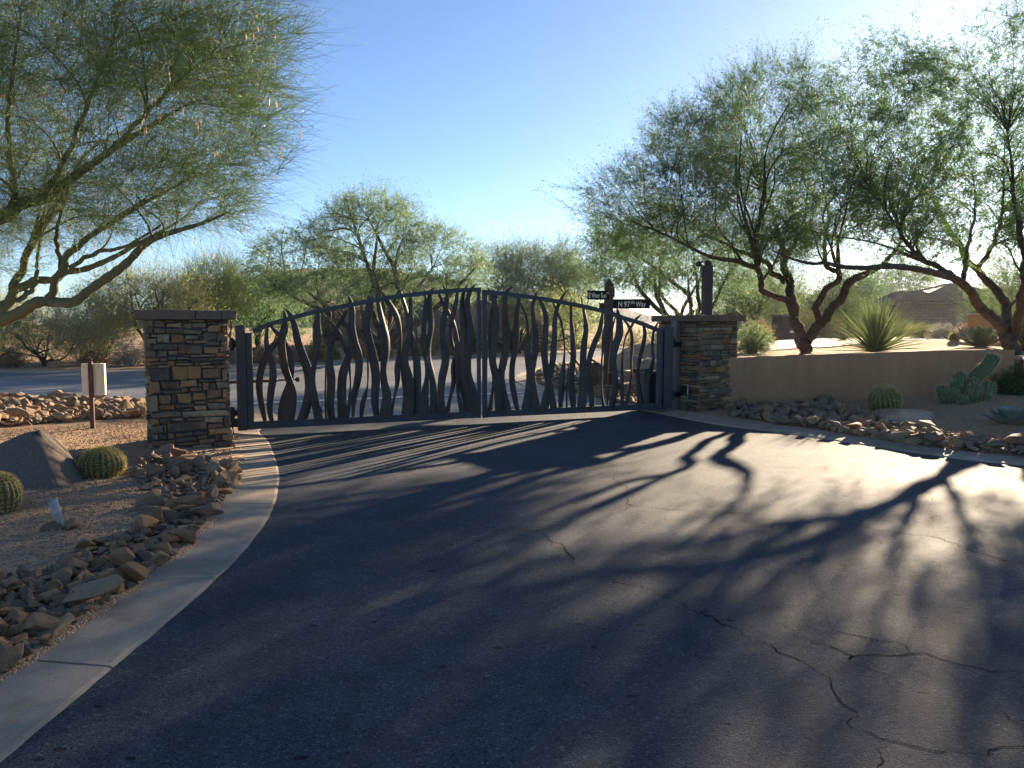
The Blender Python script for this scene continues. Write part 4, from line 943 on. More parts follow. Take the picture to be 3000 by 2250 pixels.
prism_house(t, 'fascia', X_(2592), X_(2990), -.62, -.45, Zh(894), Zh(887.4), M['wood_brown'])
prism_house(t, 'garden_wall', X_(2590), X_(2800), -2.5, -2.3, 0, Zh(952), M['stucco_grey'])
# chimney house far
hd = 95.0; c = D(2380, 930, hd); k_ = hd / FPX; g0 = gz(c.x, c.y)
t = thing('far_house', 'far grey roofed house with pale chimney between the mesquite stems', 'house', (c.x, c.y, g0 - .2), 0)
X_ = lambda px: (px - 2380) * k_
Zh = lambda py: D(2380, py, hd).z - g0 + .2
prism_house(t, 'wall', X_(2340), X_(2420), 0, 8, 0, Zh(890), M['stucco_grey'])
tile_roof(t, X_(2335), X_(2425), -.5, 8.5, Zh(891), Zh(868), 1.5, 1.5)
ch = prism_house(t, 'chimney', X_(2349), X_(2370), 2, 3, Zh(900), Zh(860), M['stucco'])
prism_house(t, 'chimney_cap', X_(2353), X_(2366), 2.1, 2.9, Zh(859.8), Zh(854), M['stucco'])
# mailbox pillar
q = G(2296, 990); q = D(2296, 992, 27.0); g0 = gz(q.x, q.y)
t = thing('mailbox_pillar', 'dark brown masonry mailbox pillar beyond the cream driveway', 'mailbox', (q.x, q.y, g0), .25)
hm = D(2296, 921, 27.0).z - g0; k_ = 27 / FPX; wm = 50 * k_
link('body', box_mesh('body', wm, wm, hm - .06, M['wood_brown'], .01), t)
link('coping', box_mesh('coping', wm + .06, wm + .06, .06, M['grey_metal'], .01, cz=hm - .02), t)
o = link('mailbox_door', box_mesh('mailbox_door', wm * .35, .03, .32, M['black_metal'], .008, cz=0), t); o.location = (wm * .18, -wm / 2 - .01, hm * .72)
o = link('number_plate', box_mesh('number_plate', .16, .02, .09, M['white_panel'], .004, cz=0), t); o.location = (wm * .18, -wm / 2 - .01, hm * .34)
# stucco column with pale cap behind the right mesquite
q = D(2880, 958, 20.0); g0 = gz(q.x, q.y)
t = thing('entry_column', 'short stucco column with a bright flat cap beyond the agave', 'column', (q.x, q.y, g0 - .05), .3)
hc = D(2880, 918, 20.0).z - g0 + .05
link('shaft', box_mesh('shaft', .50, .50, hc - .05, M['stucco'], .02), t); link('cap', box_mesh('cap', .62, .62, .05, M['pave_cream'], .01, cz=hc - .02), t)
# pale low wall beyond
q = D(2440, 978, 36.0); g0 = gz(q.x, q.y)
tag(link('low_wall', box_mesh('low_wall', 1.9, .25, 1.0, M['stucco'], .03), loc=(q.x, q.y, g0 - .1)), 'short pale stucco wall beyond the cream driveway', 'wall')
# ------------------------------------------------------------------ boulders and rocks
def boulder(name, label, loc, dims, rz, seed, mat, pts=None, cat='boulder', rough=.03, flat=0):
    r = np.random.default_rng(seed); bm = bmesh.new()
    if pts is None:
        a = r.normal(0, 1, (26, 3)); a /= np.linalg.norm(a, axis=1, keepdims=True); a *= r.uniform(.8, 1.0, (26, 1)); pts = np.clip(a * .5, [-.42, -.42, -.4], [.42, .42, .38])
    for p in pts: bm.verts.new(tuple(np.array(p) * dims))
    h = bmesh.ops.convex_hull(bm, input=bm.verts[:])
    bmesh.ops.delete(bm, geom=list({g for g in h['geom_interior'] + h['geom_unused'] if isinstance(g, bmesh.types.BMVert)}), context='VERTS')
    bmesh.ops.bevel(bm, geom=bm.edges[:], offset=min(dims) * .05, segments=2, affect='EDGES', profile=.6)
    bmesh.ops.triangulate(bm, faces=bm.faces[:])
    for _ in range(2): bmesh.ops.subdivide_edges(bm, edges=[e for e in bm.edges if e.calc_length() > max(dims) * .09], cuts=1, use_grid_fill=True)
    bmesh.ops.triangulate(bm, faces=bm.faces[:])
    for v in bm.verts:
        c = v.co
        n_ = math.sin(c.x * 7 + seed) * math.cos(c.y * 8 + 1.3 * seed) + .6 * math.sin(c.z * 15 + c.x * 11) + .4 * math.cos(c.y * 23 + c.z * 19)
        v.co = c + v.normal * (n_ * rough * .5) if v.normal.length else c
    me = mesh_bm(name, bm, mat, True); me.set_sharp_from_angle(angle=.38)
    o = link(name, me, loc=loc); o.rotation_euler = (0, 0, rz)
    return tag(o, label, cat)
q = G(85, 1440)
kb = q.y / FPX
boulder('boulder', 'big flat faced grey brown boulder leaning beside the left barrel cactus', (D(70, 1370, q.y + .25).x, q.y + .25, q.z - .12), (1, 1, 1), 0, 3, M['boulder'], rough=.012,
        pts=[((a - 70) * kb, b, (1452 - c) * kb + .02) for a, b, c in [(-150, -.30, 1490), (244, -.22, 1474), (238, .3, 1470), (180, -.14, 1418), (135, .05, 1372), (75, .22, 1272), (55, .30, 1257), (30, .20, 1262), (-20, .1, 1300), (-140, -.05, 1345), (-150, .5, 1480), (150, .6, 1470), (60, .6, 1300), (-60, .55, 1330), (60, -.34, 1478), (40, -.02, 1330)]])
q = G(2745, 1268)
boulder('boulder', 'low rounded tan boulder in front of the cactus cluster', (q.x + .12, q.y + .98, q.z - .04), (1.15, .85, .62), .2, 8, M['boulder_tan'], rough=.02)
q = G(1756, 1140); boulder('boulder', 'pale grey leaning boulder behind the gate left of the sign post', (q.x - .1, q.y + .7, q.z + .18), (1.05, .7, 1.0), .5, 9, M['boulder'], rough=.03)
q = G(1850, 1120); q = D(1858, 1085, 20.5); boulder('boulder', 'large tan boulder behind the right gate leaf', (q.x, q.y, gz(q.x, q.y) + .25), (1.15, .9, 1.1), .3, 10, M['boulder_tan'], rough=.035)
q = D(1905, 1070, 19.2); boulder('boulder', 'second tan boulder half hidden by the right gate post', (q.x, q.y, gz(q.x, q.y) + .2), (.9, .9, .95), 1.3, 14, M['boulder_tan'], rough=.035)

def rock_mesh(seed):
    r = np.random.default_rng(seed); bm = bmesh.new()
    n = 11; a = r.normal(0, 1, (n, 3)); a /= np.linalg.norm(a, axis=1, keepdims=True)
    a = a * r.uniform(.42, .58, (n, 1)) * np.array([r.uniform(1.0, 1.4), r.uniform(.65, 1.0), r.choice([.45, .6, .75, .9])])
    for p in a: bm.verts.new(tuple(p))
    h = bmesh.ops.convex_hull(bm, input=bm.verts[:])
    bmesh.ops.delete(bm, geom=list({g for g in h['geom_interior'] + h['geom_unused'] if isinstance(g, bmesh.types.BMVert)}), context='VERTS')
    bmesh.ops.dissolve_limit(bm, angle_limit=.16, verts=bm.verts[:], edges=bm.edges[:])
    bmesh.ops.bevel(bm, geom=bm.edges[:], offset=.025, segments=1, affect='EDGES', profile=.5)
    return mesh_bm('rock', bm, M['riprap'])
ROCKS = [rock_mesh(100 + i) for i in range(22)]
def pip(poly, p):
    x, y = p; c = False; n = len(poly)
    for i in range(n):
        x0, y0 = poly[i]; x1, y1 = poly[(i + 1) % n]
        if (y0 > y) != (y1 > y) and x < x0 + (y - y0) * (x1 - x0) / (y1 - y0): c = not c
    return c
bands = [
 ('rocks in the bed along the left kerb', 'angular brown rock in the loose rock edging along the left kerb', [tuple(G(a, b)[:2]) for a, b in [(-160, 1790), (-160, 2090), (0, 1985), (175, 1872), (365, 1732), (515, 1626), (575, 1562), (628, 1500), (678, 1420), (690, 1385), (610, 1352), (500, 1336), (415, 1352), (392, 1395), (445, 1450), (420, 1530), (380, 1575), (290, 1592), (215, 1640), (90, 1690), (0, 1705)]], (.09, .21), .12, .0),
 ('rocks in the bed along the left kerb', 'angular brown rock in the loose rock edging along the left kerb', [tuple(G(a, b)[:2]) for a, b in [(170, 1370), (235, 1372), (250, 1345), (190, 1338)]], (.09, .16), .13, .0),
 ('sunlit rocks behind the white sign box', 'sunlit tan rock in the strip between gravel and street on the left', [tuple(G(a, b)[:2]) for a, b in [(-260, 1172), (-260, 1275), (0, 1252), (110, 1244), (250, 1232), (430, 1228), (436, 1192), (300, 1180), (0, 1168)]], (.12, .28), .14, .02),
 ('rocks along the right kerb', 'dark angular rock in the rock edging along the right kerb', [tuple(G(a, b)[:2]) for a, b in [(2130, 1219), (2165, 1196), (2350, 1190), (2400, 1175), (2440, 1190), (2470, 1215), (2560, 1232), (2640, 1236), (2690, 1272), (2850, 1290), (3000, 1310), (3200, 1335), (3200, 1372), (3000, 1340), (2710, 1309), (2500, 1279), (2300, 1247)]], (.10, .25), .13, .03),
 ('rocks on the island beyond the gate', 'small dark rock on the island seen through the right gate leaf', [tuple(P(a, b, .06)[:2]) for a, b in [(1572, 1092), (1640, 1072), (1720, 1085), (1790, 1120), (1900, 1165), (1900, 1192), (1800, 1172), (1690, 1148), (1620, 1138), (1580, 1120)]], (.12, .26), .17, .0)]
cand = []
rr = random.Random(21)
for gname, lab, poly, (s0, s1), pitch, up in bands:
    xs = [p[0] for p in poly]; ys = [p[1] for p in poly]; pts = []
    area_n = int((max(xs) - min(xs)) * (max(ys) - min(ys)) / (pitch * pitch) * 6)
    for layer in range(2):
        lay = []
        for _ in range(area_n):
            p = (rr.uniform(min(xs), max(xs)), rr.uniform(min(ys), max(ys)))
            if not pip(poly, p): continue
            s = s0 * .75 + (s1 * 1.1 - s0 * .75) * rr.random() ** 2.4
            mind = .66 * s if layer == 0 else 1.0 * s
            if any((p[0] - q[0]) ** 2 + (p[1] - q[1]) ** 2 < (mind * .5 + q[2] * .36) ** 2 for q in lay): continue
            lay.append((p[0], p[1], s))
            if layer and rr.random() < .35: lay.pop()
        zz = ground_z(np.array([p[0] for p in lay]), np.array([p[1] for p in lay])) if lay else []
        for p, z in zip(lay, zz):
            cand.append([p[2] / max(1, p[1]), p, z + p[2] * (.12 if layer == 0 else .38) + up, gname, lab, layer])
cand.sort(key=lambda c: -c[0])
def zone_label(gname, lab, p):
    size = 'large' if p[2] > .165 else ('middling' if p[2] > .125 else 'small')
    u = 1500 + FPX * p[0] / p[1]
    if 'left kerb' in gname:
        z_ = 'at the bottom left edge of the photo' if p[1] < 4.6 else 'opposite the landscape spotlight' if p[1] < 6.0 else 'between barrel cactus and kerb' if p[1] < 7.3 else 'just before the left stone pillar'
        return size + ' angular brown rock along the left kerb, ' + z_
    if 'sunlit' in gname:
        return size + ' sunlit tan rock behind the white sign box, ' + ('left of its stake' if u < 268 else 'between its stake and the pillar')
    if 'right kerb' in gname:
        z_ = 'at the foot of the right pillar' if u < 2330 else 'below the tan wall' if u < 2560 else 'below the leaning barrel cactus' if u < 2780 else 'near the right edge'
        return size + ' dark angular rock along the right kerb, ' + z_
    return size + ' ' + lab.split(' ', 1)[1]
# stray rocks on the kerb and gravel
ROT = lambda: (rr.uniform(-.35, .35), rr.uniform(-.35, .35), rr.uniform(0, 6.28))
loose = {}
for i, (vis, p, z, gname, lab, layer) in enumerate(cand):
    me = ROCKS[rr.randrange(len(ROCKS))]; sc = p[2] * 1.12
    mw = Matrix.LocRotScale(Vector((p[0], p[1], z)), Matrix.Rotation(rr.uniform(0, 6.28), 3, 'Z') @ Matrix.Rotation(rr.uniform(-.4, .4), 3, 'X') @ Matrix.Rotation(rr.uniform(-.4, .4), 3, 'Y'), Vector((sc, sc, sc)))
    if i < 292:
        o = link('rock', me); o.matrix_world = mw; tag(o, zone_label(gname, lab, p), 'rock', gname)
    else: loose.setdefault((gname, lab), []).append((me, mw))
for a, b, s in [(700, 1402, .12), (212, 1550, .15), (160, 1552, .14), (2400, 1195, .2), (2590, 1245, .22)]:
    q = G(a, b); o = link('rock', ROCKS[rr.randrange(22)]); o.matrix_world = Matrix.LocRotScale(Vector((q.x, q.y, q.z + s * .15)), Matrix.Rotation(rr.uniform(0, 6), 3, 'Z'), Vector((s * 1.15,) * 3))
    tag(o, {700: 'dark stray rock on the edge of the left kerb', 212: 'low brown rock right of the landscape spotlight', 160: 'low brown rock left of the landscape spotlight', 2400: 'dark upright rock at the foot of the tan wall', 2590: 'flat dark rock below the right barrel cactus'}[a], 'rock')
lm = {}
for (gname, lab), items in loose.items():
    V, F, n = [], [], 0
    for me, mw in items:
        V += [tuple(mw @ v.co) for v in me.vertices]; F += [tuple(v + n for v in p.vertices) for p in me.polygons]; n += len(me.vertices)
    # joined rocks cannot use the per-object colour, so the stuff gets its own spread by position
    tag(link('loose_rocks', mesh_py('loose_rocks', V, F, M['riprap_many'])), 'smaller ' + gname, kind='stuff')
# pebbles lying on the gravel, rubble between the rocks, grit on the drive
def pebbles(label, poly, n, s0, s1, seed, name='gravel_pebbles', mat='pebble', lift=0.0):
    r = np.random.default_rng(seed); xs = np.array([p[0] for p in poly]); ys = np.array([p[1] for p in poly])
    x = r.uniform(xs.min(), xs.max(), n * 3); y = r.uniform(ys.min(), ys.max(), n * 3)
    ok = signed_dist(x, y, np.array(poly)) < 0; x, y = x[ok][:n], y[ok][:n]
    z = ground_z(x, y); n = len(x)
    base = np.array([(1, 0, 0), (0, 1, 0), (-1, 0, 0), (0, -1, 0), (0, 0, .8), (0, 0, -.6)], float)
    tri = np.array([(0, 1, 4), (1, 2, 4), (2, 3, 4), (3, 0, 4), (1, 0, 5), (2, 1, 5), (3, 2, 5), (0, 3, 5)])
    s = s0 + (s1 - s0) * r.random(n) ** 2.2
    a = r.uniform(0, 6.28, n); ca, sa = np.cos(a), np.sin(a)
    v = base[None] * r.uniform(.6, 1.25, (n, 6, 1)) * s[:, None, None] * .5
    vx = v[..., 0] * ca[:, None] - v[..., 1] * sa[:, None]; vy = v[..., 0] * sa[:, None] + v[..., 1] * ca[:, None]
    V = np.stack([vx + x[:, None], vy + y[:, None], v[..., 2] * .8 + z[:, None] + s[:, None] * .12 + lift], -1).reshape(-1, 3)
    F = (tri[None] + (np.arange(n) * 6)[:, None, None]).reshape(-1, 3)
    return tag(link(name, mesh_np(name, V, F, M[mat], smooth=False)), label, kind='stuff')
pebbles('loose gravel pebbles on the left bed', [tuple(G(a, b)[:2]) for a, b in [(-200, 1750), (90, 1690), (215, 1640), (290, 1592), (420, 1530), (445, 1450), (392, 1395), (415, 1352), (500, 1336), (690, 1370), (676, 1316), (440, 1324), (440, 1232), (-260, 1275), (-260, 1500)]], 16000, .010, .034, 31)
pebbles('loose gravel pebbles on the right bed', [tuple(G(a, b)[:2]) for a, b in [(2430, 1165), (2900, 1150), (3150, 1170), (3200, 1330), (3000, 1310), (2850, 1290), (2690, 1272), (2640, 1236), (2470, 1215)]], 9000, .012, .036, 32)

for k, (gname, lab, poly, s_, pitch, up) in enumerate(bands):
    if k == 1: continue
    pebbles('broken rubble filling the gaps between the ' + gname, poly, 1500, .03, .09, 40 + k, 'rubble', 'riprap_many')
pebbles('small stones and grit scattered over the driveway', [tuple(P(a, b, 0)[:2]) for a, b in [(100, 2250), (820, 1420), (800, 1290), (1900, 1225), (3000, 1400), (3000, 2250)]], 420, .004, .013, 51, 'grit', 'pebble', .004)
pebbles('gravel spilled over the edge of the left kerb', [(p_[0] - .26, p_[1]) for p_ in lk if 1.5 < p_[1] < 10.4][::4] + [(p_[0] - .44, p_[1] + .02) for p_ in lk if 1.5 < p_[1] < 10.4][::-4], 900, .006, .022, 52, 'gravel_spill', 'pebble', .03)
# ------------------------------------------------------------------ cacti
def barrel(label, loc, w, h, ribs, seed, tilt=(0, 0), spines=13, group=None):
    r = np.random.default_rng(seed)
    t = thing('barrel_cactus', label, 'cactus', loc, r.uniform(0, 6), group); t.rotation_euler = (tilt[0], tilt[1], 0)
    nth, nz = ribs * 6, 18; V = []
    ang = np.linspace(0, 2 * np.pi, nth, endpoint=False)
    for i in range(nz):
        ph = -1.15 + (math.pi / 2 + 1.15) * i / (nz - 1)
        rad = w / 2 * max(.03, math.cos(ph) ** .85); zz = h * .52 + h * .48 * math.sin(ph) if ph > 0 else h * .52 + h * .60 * math.sin(ph)
        rr_ = rad * (1 + .03 * np.sin(ang * 2 + seed) + .025 * np.sin(ang * 3 + i * .3)) * (1 - .13 * (1 - np.abs(np.cos(ang * ribs / 2))))
        V.append(np.stack([rr_ * np.cos(ang), rr_ * np.sin(ang), np.full(nth, zz)], 1))
    V = np.array(V).reshape(-1, 3); idx = np.arange(nz * nth).reshape(nz, nth)
    q = np.stack([idx[:-1], np.roll(idx[:-1], -1, 1), np.roll(idx[1:], -1, 1), idx[1:]], -1).reshape(-1, 4)
    link('body', mesh_np('body', V, q, M['barrel_skin']), t)
    pos, dr = [], []
    for k in range(ribs):
        a = 2 * math.pi * k / ribs
        for i in range(13):
            ph = -.75 + (math.pi / 2 + .62) * i / 12
            rad = w / 2 * max(.05, math.cos(ph) ** .85); zz = h * .52 + h * (.48 if ph > 0 else .6) * math.sin(ph)
            nrm = np.array([math.cos(a) * math.cos(ph), math.sin(a) * math.cos(ph), math.sin(ph) * .9]); p = np.array([math.cos(a) * rad, math.sin(a) * rad, zz])
            tang = np.array([-math.sin(a), math.cos(a), 0]); up = np.cross(nrm, tang)
            for j in range(spines):
                b = 2 * math.pi * j / spines + r.uniform(-.3, .3); sp = r.uniform(.5, 1.1)
                pos.append(p); dr.append(nrm * r.uniform(.5, 1.0) + (tang * math.cos(b) + up * math.sin(b)) * sp)
    pos, dr = np.array(pos), np.array(dr); dr /= np.linalg.norm(dr, axis=1, keepdims=True)
    L = w * .10 * r.uniform(.5, 1.4, (len(pos), 1)); side = np.cross(dr, r.normal(0, 1, dr.shape)); side /= np.linalg.norm(side, axis=1, keepdims=True)
    wd = w * .0055
    V = np.stack([pos - side * wd, pos + side * wd, pos + dr * L * .6 + side * wd * .8, pos + dr * L], 1).reshape(-1, 3)
    tag(link('spines', mesh_np('spines', V, np.arange(len(V)).reshape(-1, 4), M['spine_gold'], smooth=False), t), kind='stuff')
    return t
q = G(302, 1402); barrel('golden barrel cactus beside the big boulder, left of the pillar', (q.x * (q.y + .12) / q.y, q.y + .12, q.z - .03), 120 * q.y / FPX, 92 * q.y / FPX, 24, 1)
q = G(0, 1520); barrel('golden barrel cactus cut by the left edge below the boulder', (q.x * (q.y + .14) / q.y, q.y + .14, q.z - .03), 115 * q.y / FPX, 130 * q.y / FPX, 22, 2)
q = G(2603, 1203); barrel('golden barrel cactus leaning on the mound before the tan wall', (q.x + .04, q.y + .16, q.z - .06), 90 * q.y / FPX, 82 * q.y / FPX, 22, 3, (.18, -.22))
q = D(2797, 990, 18.5); barrel('small far golden barrel cactus glowing on the mound behind the wall', (q.x, q.y, gz(q.x, q.y) - .02), .24, .22, 18, 4)
q = D(1572, 1000, 27); t = barrel('tall arched brown spined barrel cactus beyond the street', (q.x, 38.5, 0), .5, .9, 18, 5)
q = D(1574, 1005, 40); t.location = (q.x, q.y, gz(q.x, q.y) - .05); t.scale = (1.7, 1.7, 1.9)
def torch(root, pts, r0, seed, ribs=11):
    """ribbed arm with rounded tip along pts"""
    r = np.random.default_rng(seed); n = 22; c = catmull(pts, n); s = np.linspace(0, 1, n)
    L = np.linalg.norm(np.diff(c, axis=0), axis=1).sum(); cap = min(.45, r0 * 1.3 / L)
    rad = r0 * np.where(s > 1 - cap, np.sqrt(np.clip(1 - ((s - 1 + cap) / cap) ** 2, .004, 1)), 1) * (.80 + .2 * np.minimum(1, s * 3))
    nth = ribs * 4; T = np.gradient(c, axis=0); T /= np.linalg.norm(T, axis=1, keepdims=True)
    U = np.cross(T, np.array([0.2, 1, .1])[None]); U /= np.linalg.norm(U, axis=1, keepdims=True); W = np.cross(T, U)
    a = np.arange(nth) * 2 * np.pi / nth; k = 1 - .26 * (1 - np.abs(np.cos(a * ribs / 2)))
    V = c[:, None] + rad[:, None, None] * k[None, :, None] * (U[:, None] * np.cos(a)[None, :, None] + W[:, None] * np.sin(a)[None, :, None])
    idx = np.arange(n * nth).reshape(n, nth); q = np.stack([idx[:-1], np.roll(idx[:-1], -1, 1), np.roll(idx[1:], -1, 1), idx[1:]], -1).reshape(-1, 4)
    arm = link('arm', mesh_np('arm', V.reshape(-1, 3), q, M['cactus']), root)
    pos, dr = [], []
    m = max(8, int(L / .022)); ss = np.linspace(.02, 1, m)
    for f in ss:
        i = min(n - 1, int(f * (n - 1))); 
        for b in range(ribs):
            an = 2 * math.pi * b / ribs; nr = U[i] * math.cos(an) + W[i] * math.sin(an); p = c[i] + (T[i] * ((f * (n - 1) - i) * L / (n - 1))) + nr * rad[i]
            nr = nr + T[i] * (1.2 if f > 1 - cap else .1) * ((f - 1 + cap) / cap if f > 1 - cap else 1)
            for _ in range(8): pos.append(p); dr.append(nr + r.normal(0, .55, 3))
    pos, dr = np.array(pos), np.array(dr); dr /= np.linalg.norm(dr, axis=1, keepdims=True)
    side = np.cross(dr, r.normal(0, 1, dr.shape)); side /= np.linalg.norm(side, axis=1, keepdims=True); Ls = .032 * r.uniform(.6, 1.3, (len(pos), 1)); wd = .0017
    V = np.stack([pos - side * wd, pos + side * wd, pos + dr * Ls * .6 + side * wd, pos + dr * Ls], 1).reshape(-1, 3)
    tag(link('spines', mesh_np('spines', V, np.arange(len(V)).reshape(-1, 4), M['spine_pale'], smooth=False), arm), kind='stuff')
q = G(2852, 1182); dq = q.y + .25; t = thing('torch_cactus', 'cluster of ribbed green cactus arms in front of the wall end', 'cactus', (q.x, dq, q.z - .05))
kq = dq / FPX; loc = lambda a, b, y=0: ((a - 2852) * kq, y, (1182 - b) * kq + .02)
for i, (pl, r0) in enumerate([([loc(2830, 1178, .02), loc(2795, 1170, -.02), loc(2783, 1146, -.05), loc(2782, 1128, -.05)], 16), ([loc(2815, 1180, -.08), loc(2810, 1160, -.10), loc(2809, 1138, -.10)], 15), ([loc(2860, 1180, -.12), loc(2862, 1150, -.16), loc(2864, 1122, -.16)], 21),
    ([loc(2838, 1170, .06), loc(2834, 1140, .08), loc(2832, 1116, .08)], 16), ([loc(2852, 1160, .12), loc(2853, 1120, .14), loc(2852, 1090, .14)], 17), ([loc(2880, 1180, .0), loc(2900, 1165, -.05), loc(2914, 1140, -.06), loc(2916, 1116, -.06)], 20), ([loc(2868, 1165, .1), loc(2884, 1135, .1), loc(2890, 1108, .1)], 16),
    ([loc(2878, 1150, .16), loc(2905, 1105, .18), loc(2935, 1078, .18), loc(2952, 1052, .18), loc(2957, 1040, .18)], 19), ([loc(2825, 1182, -.2), loc(2824, 1168, -.22), loc(2823, 1158, -.22)], 14), ([loc(2890, 1180, -.14), loc(2896, 1160, -.18), loc(2898, 1146, -.18)], 14)]):
    torch(t, pl, r0 * kq, 60 + i)
# agave rosettes
def agave(label, loc, R, n, mat, seed, upright=.55, wid=.2, name='agave', cup=.35):
    r = random.Random(seed); t = thing(name, label, 'agave', loc, 0)
    for i in range(n):
        f = i / (n - 1); a = i * 2.39996; el = .12 + (1.35 - .12) * f ** (1 / (1 + upright)); L = R * (1.0 - .45 * f) * r.uniform(.93, 1.05); w = wid * R * (1 - .3 * f) * 2
        m = 8; V = []; 
        for k in range(m + 1):
            u = k / m; ww = w * .5 * (.62 + .38 * math.sin(min(1, u * 1.9) * math.pi / 2 + .0)) * (1 if u < .55 else max(.0, 1 - ((u - .55) / .45) ** 1.7)) + .001
            e = el + .35 * (u - .3) * (1 - f * .6); x = L * u * math.cos(el) + .02; z = L * u * math.sin(el) + L * .10 * u * u * (1 - f) + .02
            cz = ww * cup; th_ = .10 * w * (1 - u * .8)
            V += [(x, -ww, z + cz), (x, 0, z), (x, ww, z + cz), (x, 0, z - th_)]
        F = []
        for k in range(m):
            b = k * 4
            for j in range(4): F.append((b + j, b + (j + 1) % 4, b + 4 + (j + 1) % 4, b + 4 + j))
        F.append((0, 3, 2, 1)); F.append((m * 4, m * 4 + 1, m * 4 + 2, m * 4 + 3))
        me = mesh_py('leaf', V, F, mat, True); me.set_sharp_from_angle(angle=.9)
        o = link('leaf', me, t); o.rotation_euler = (0, 0, a)
    return t
q = G(2990, 1258); agave('blue grey agave rosette cut by the right edge below the cactus', (q.x + .06, q.y + .25, q.z - .02), .36, 44, M['agave'], 5, .9, .24)
q = D(2872, 1000, 17.2); agave('large grey green agave on the mound beside the small barrel cactus', (q.x, q.y, gz(q.x, q.y) - .02), .80, 34, M['agave_green'], 6, .1, .10)
q = D(2470, 985, 27); agave('small far agave beyond the cream driveway', (q.x, q.y, gz(q.x, q.y)), .55, 22, M['agave_green'], 7, .3, .09)
def yucca(label, loc, R, n, mat, seed, lo=-.1, wd=.028, name='desert_spoon', cat='yucca', trunk=.12):
    r = random.Random(seed); t = thing(name, label, cat, loc, 0)
    me_c = [None] * 10
    for v in range(10):
        m = 5; V = []; dro = r.uniform(.02, .30)
        for k in range(m + 1):
            u = k / m; w = wd * .5 * (1 - u ** 2.2) + .0015; V += [(u * math.cos(dro * u), -w, -dro * u * u * .45 + w * .5), (u * math.cos(dro * u), 0, -dro * u * u * .45), (u * math.cos(dro * u), w, -dro * u * u * .45 + w * .5)]
        me_c[v] = mesh_py('leaf', V, [(k * 3 + j, k * 3 + 3 + j, k * 3 + 4 + j, k * 3 + 1 + j) for k in range(m) for j in (0, 1)], mat, True)
    V, F = lathe([(trunk * .7, -.05), (trunk, .05), (trunk * .8, .16), (.01, .2)], 10); link('crown_base', mesh_py('crown_base', V, F, M['bark_brown']), t)
    for i in range(n):
        f = (i + .5) / n; el = lo + (math.pi / 2 - lo) * (f ** .8) ; a = i * 2.39996 + r.uniform(-.2, .2); L = R * r.uniform(.82, 1.08)
        o = link('leaf', me_c[r.randrange(10)], t); o.location = (.05 * math.cos(a), .05 * math.sin(a), .10 + .06 * f)
        o.rotation_euler = (r.uniform(-.4, .4), -min(1.5, el + r.uniform(-.08, .08)), a); o.scale = (L, L ** .2, L)
    return t
q = D(2565, 1027, 15.9); yucca('big spiky pale green desert spoon rising behind the tan wall', (q.x, q.y, gz(q.x, q.y) - .03), 1.16, 210, M['yucca'], 3, -.05, .036)
q = D(3010, 985, 16.5); yucca('spiky desert spoon behind the trunk of the right mesquite', (q.x, q.y, gz(q.x, q.y)), 1.15, 150, M['yucca'], 4, .1, .034)
q = D(1510, 1010, 38); yucca('dark green bushy yucca across the street beside the house', (q.x, q.y, gz(q.x, q.y)), 1.5, 120, M['yucca_dark'], 8, .15, .11, 'yucca', trunk=.3)
q = D(1370, 1010, 36.5); yucca('dark spiky yucca across the street seen through the left leaf', (q.x, q.y, gz(q.x, q.y)), 1.5, 110, M['yucca_dark'], 9, .15, .08, 'yucca', trunk=.25)
# ------------------------------------------------------------------ trees and shrubs
def connect(pos, tan, rad, tgt, npts, rmul, droop=0.0, wig=.05, kr=.016, rmin=.002, rtip=.35, maxlen=None, r=rng):
    """join every target to the best node by a bent branch"""
    B = len(tgt); best = np.empty(B, int)
    for i in range(0, B, 400):
        d = tgt[i:i + 400, None, :] - pos[None]; L = np.linalg.norm(d, axis=2) + 1e-6
        cosv = (d * tan[None]).sum(2) / L
        best[i:i + 400] = (L * (1.25 - .45 * cosv)).argmin(1)
    p0 = pos[best]; d = tgt - p0; L = np.linalg.norm(d, axis=1, keepdims=True) + 1e-6
    if maxlen is not None:
        k = np.minimum(1, maxlen / L); tgt = p0 + d * k; d = d * k; L = L * k
    t0 = tan[best]; m = t0 * .55 + d / L * .6; m /= np.linalg.norm(m, axis=1, keepdims=True)
    c = p0 + m * L * .5
    t = np.linspace(0, 1, npts)[None, :, None]
    Pn = (1 - t) ** 2 * p0[:, None] + 2 * t * (1 - t) * c[:, None] + t ** 2 * tgt[:, None]
    ph = r.uniform(0, 6.28, (B, 1, 3)); fr = r.uniform(4, 9, (B, 1, 3))
    Pn = Pn + wig * L[:, None] * np.sin(t * fr + ph) * t * (1 - t * .3) - wig * L[:, None] * np.sin(ph) * t * 0
    Pn[..., 2] -= droop * L * (t[..., 0] ** 2)
    r0 = np.maximum(rmin, np.minimum(rad[best] * rmul, L[:, 0] * kr + rmin))
    Rn = r0[:, None] * (1 - (1 - rtip) * t[..., 0] ** .8)
    return Pn, Rn
def nodes_of(Pn, Rn, skip=0.2):
    T = np.gradient(Pn, axis=1); T /= np.linalg.norm(T, axis=2, keepdims=True) + 1e-9
    k = int(Pn.shape[1] * skip)
    return Pn[:, k:].reshape(-1, 3), T[:, k:].reshape(-1, 3), Rn[:, k:].reshape(-1)
def in_ells(ells, n, r, shell=.5):
    vol = np.array([e[1][0] * e[1][1] * e[1][2] for e in ells]); pick = r.choice(len(ells), n, p=vol / vol.sum())
    u = r.normal(0, 1, (n, 3)); u /= np.linalg.norm(u, axis=1, keepdims=True); u *= (r.random((n, 1)) ** (1 / 3)) * (1 - shell) + shell * r.random((n, 1)) ** .18
    return np.array([ells[k][0] for k in pick]) + u * np.array([ells[k][1] for k in pick])
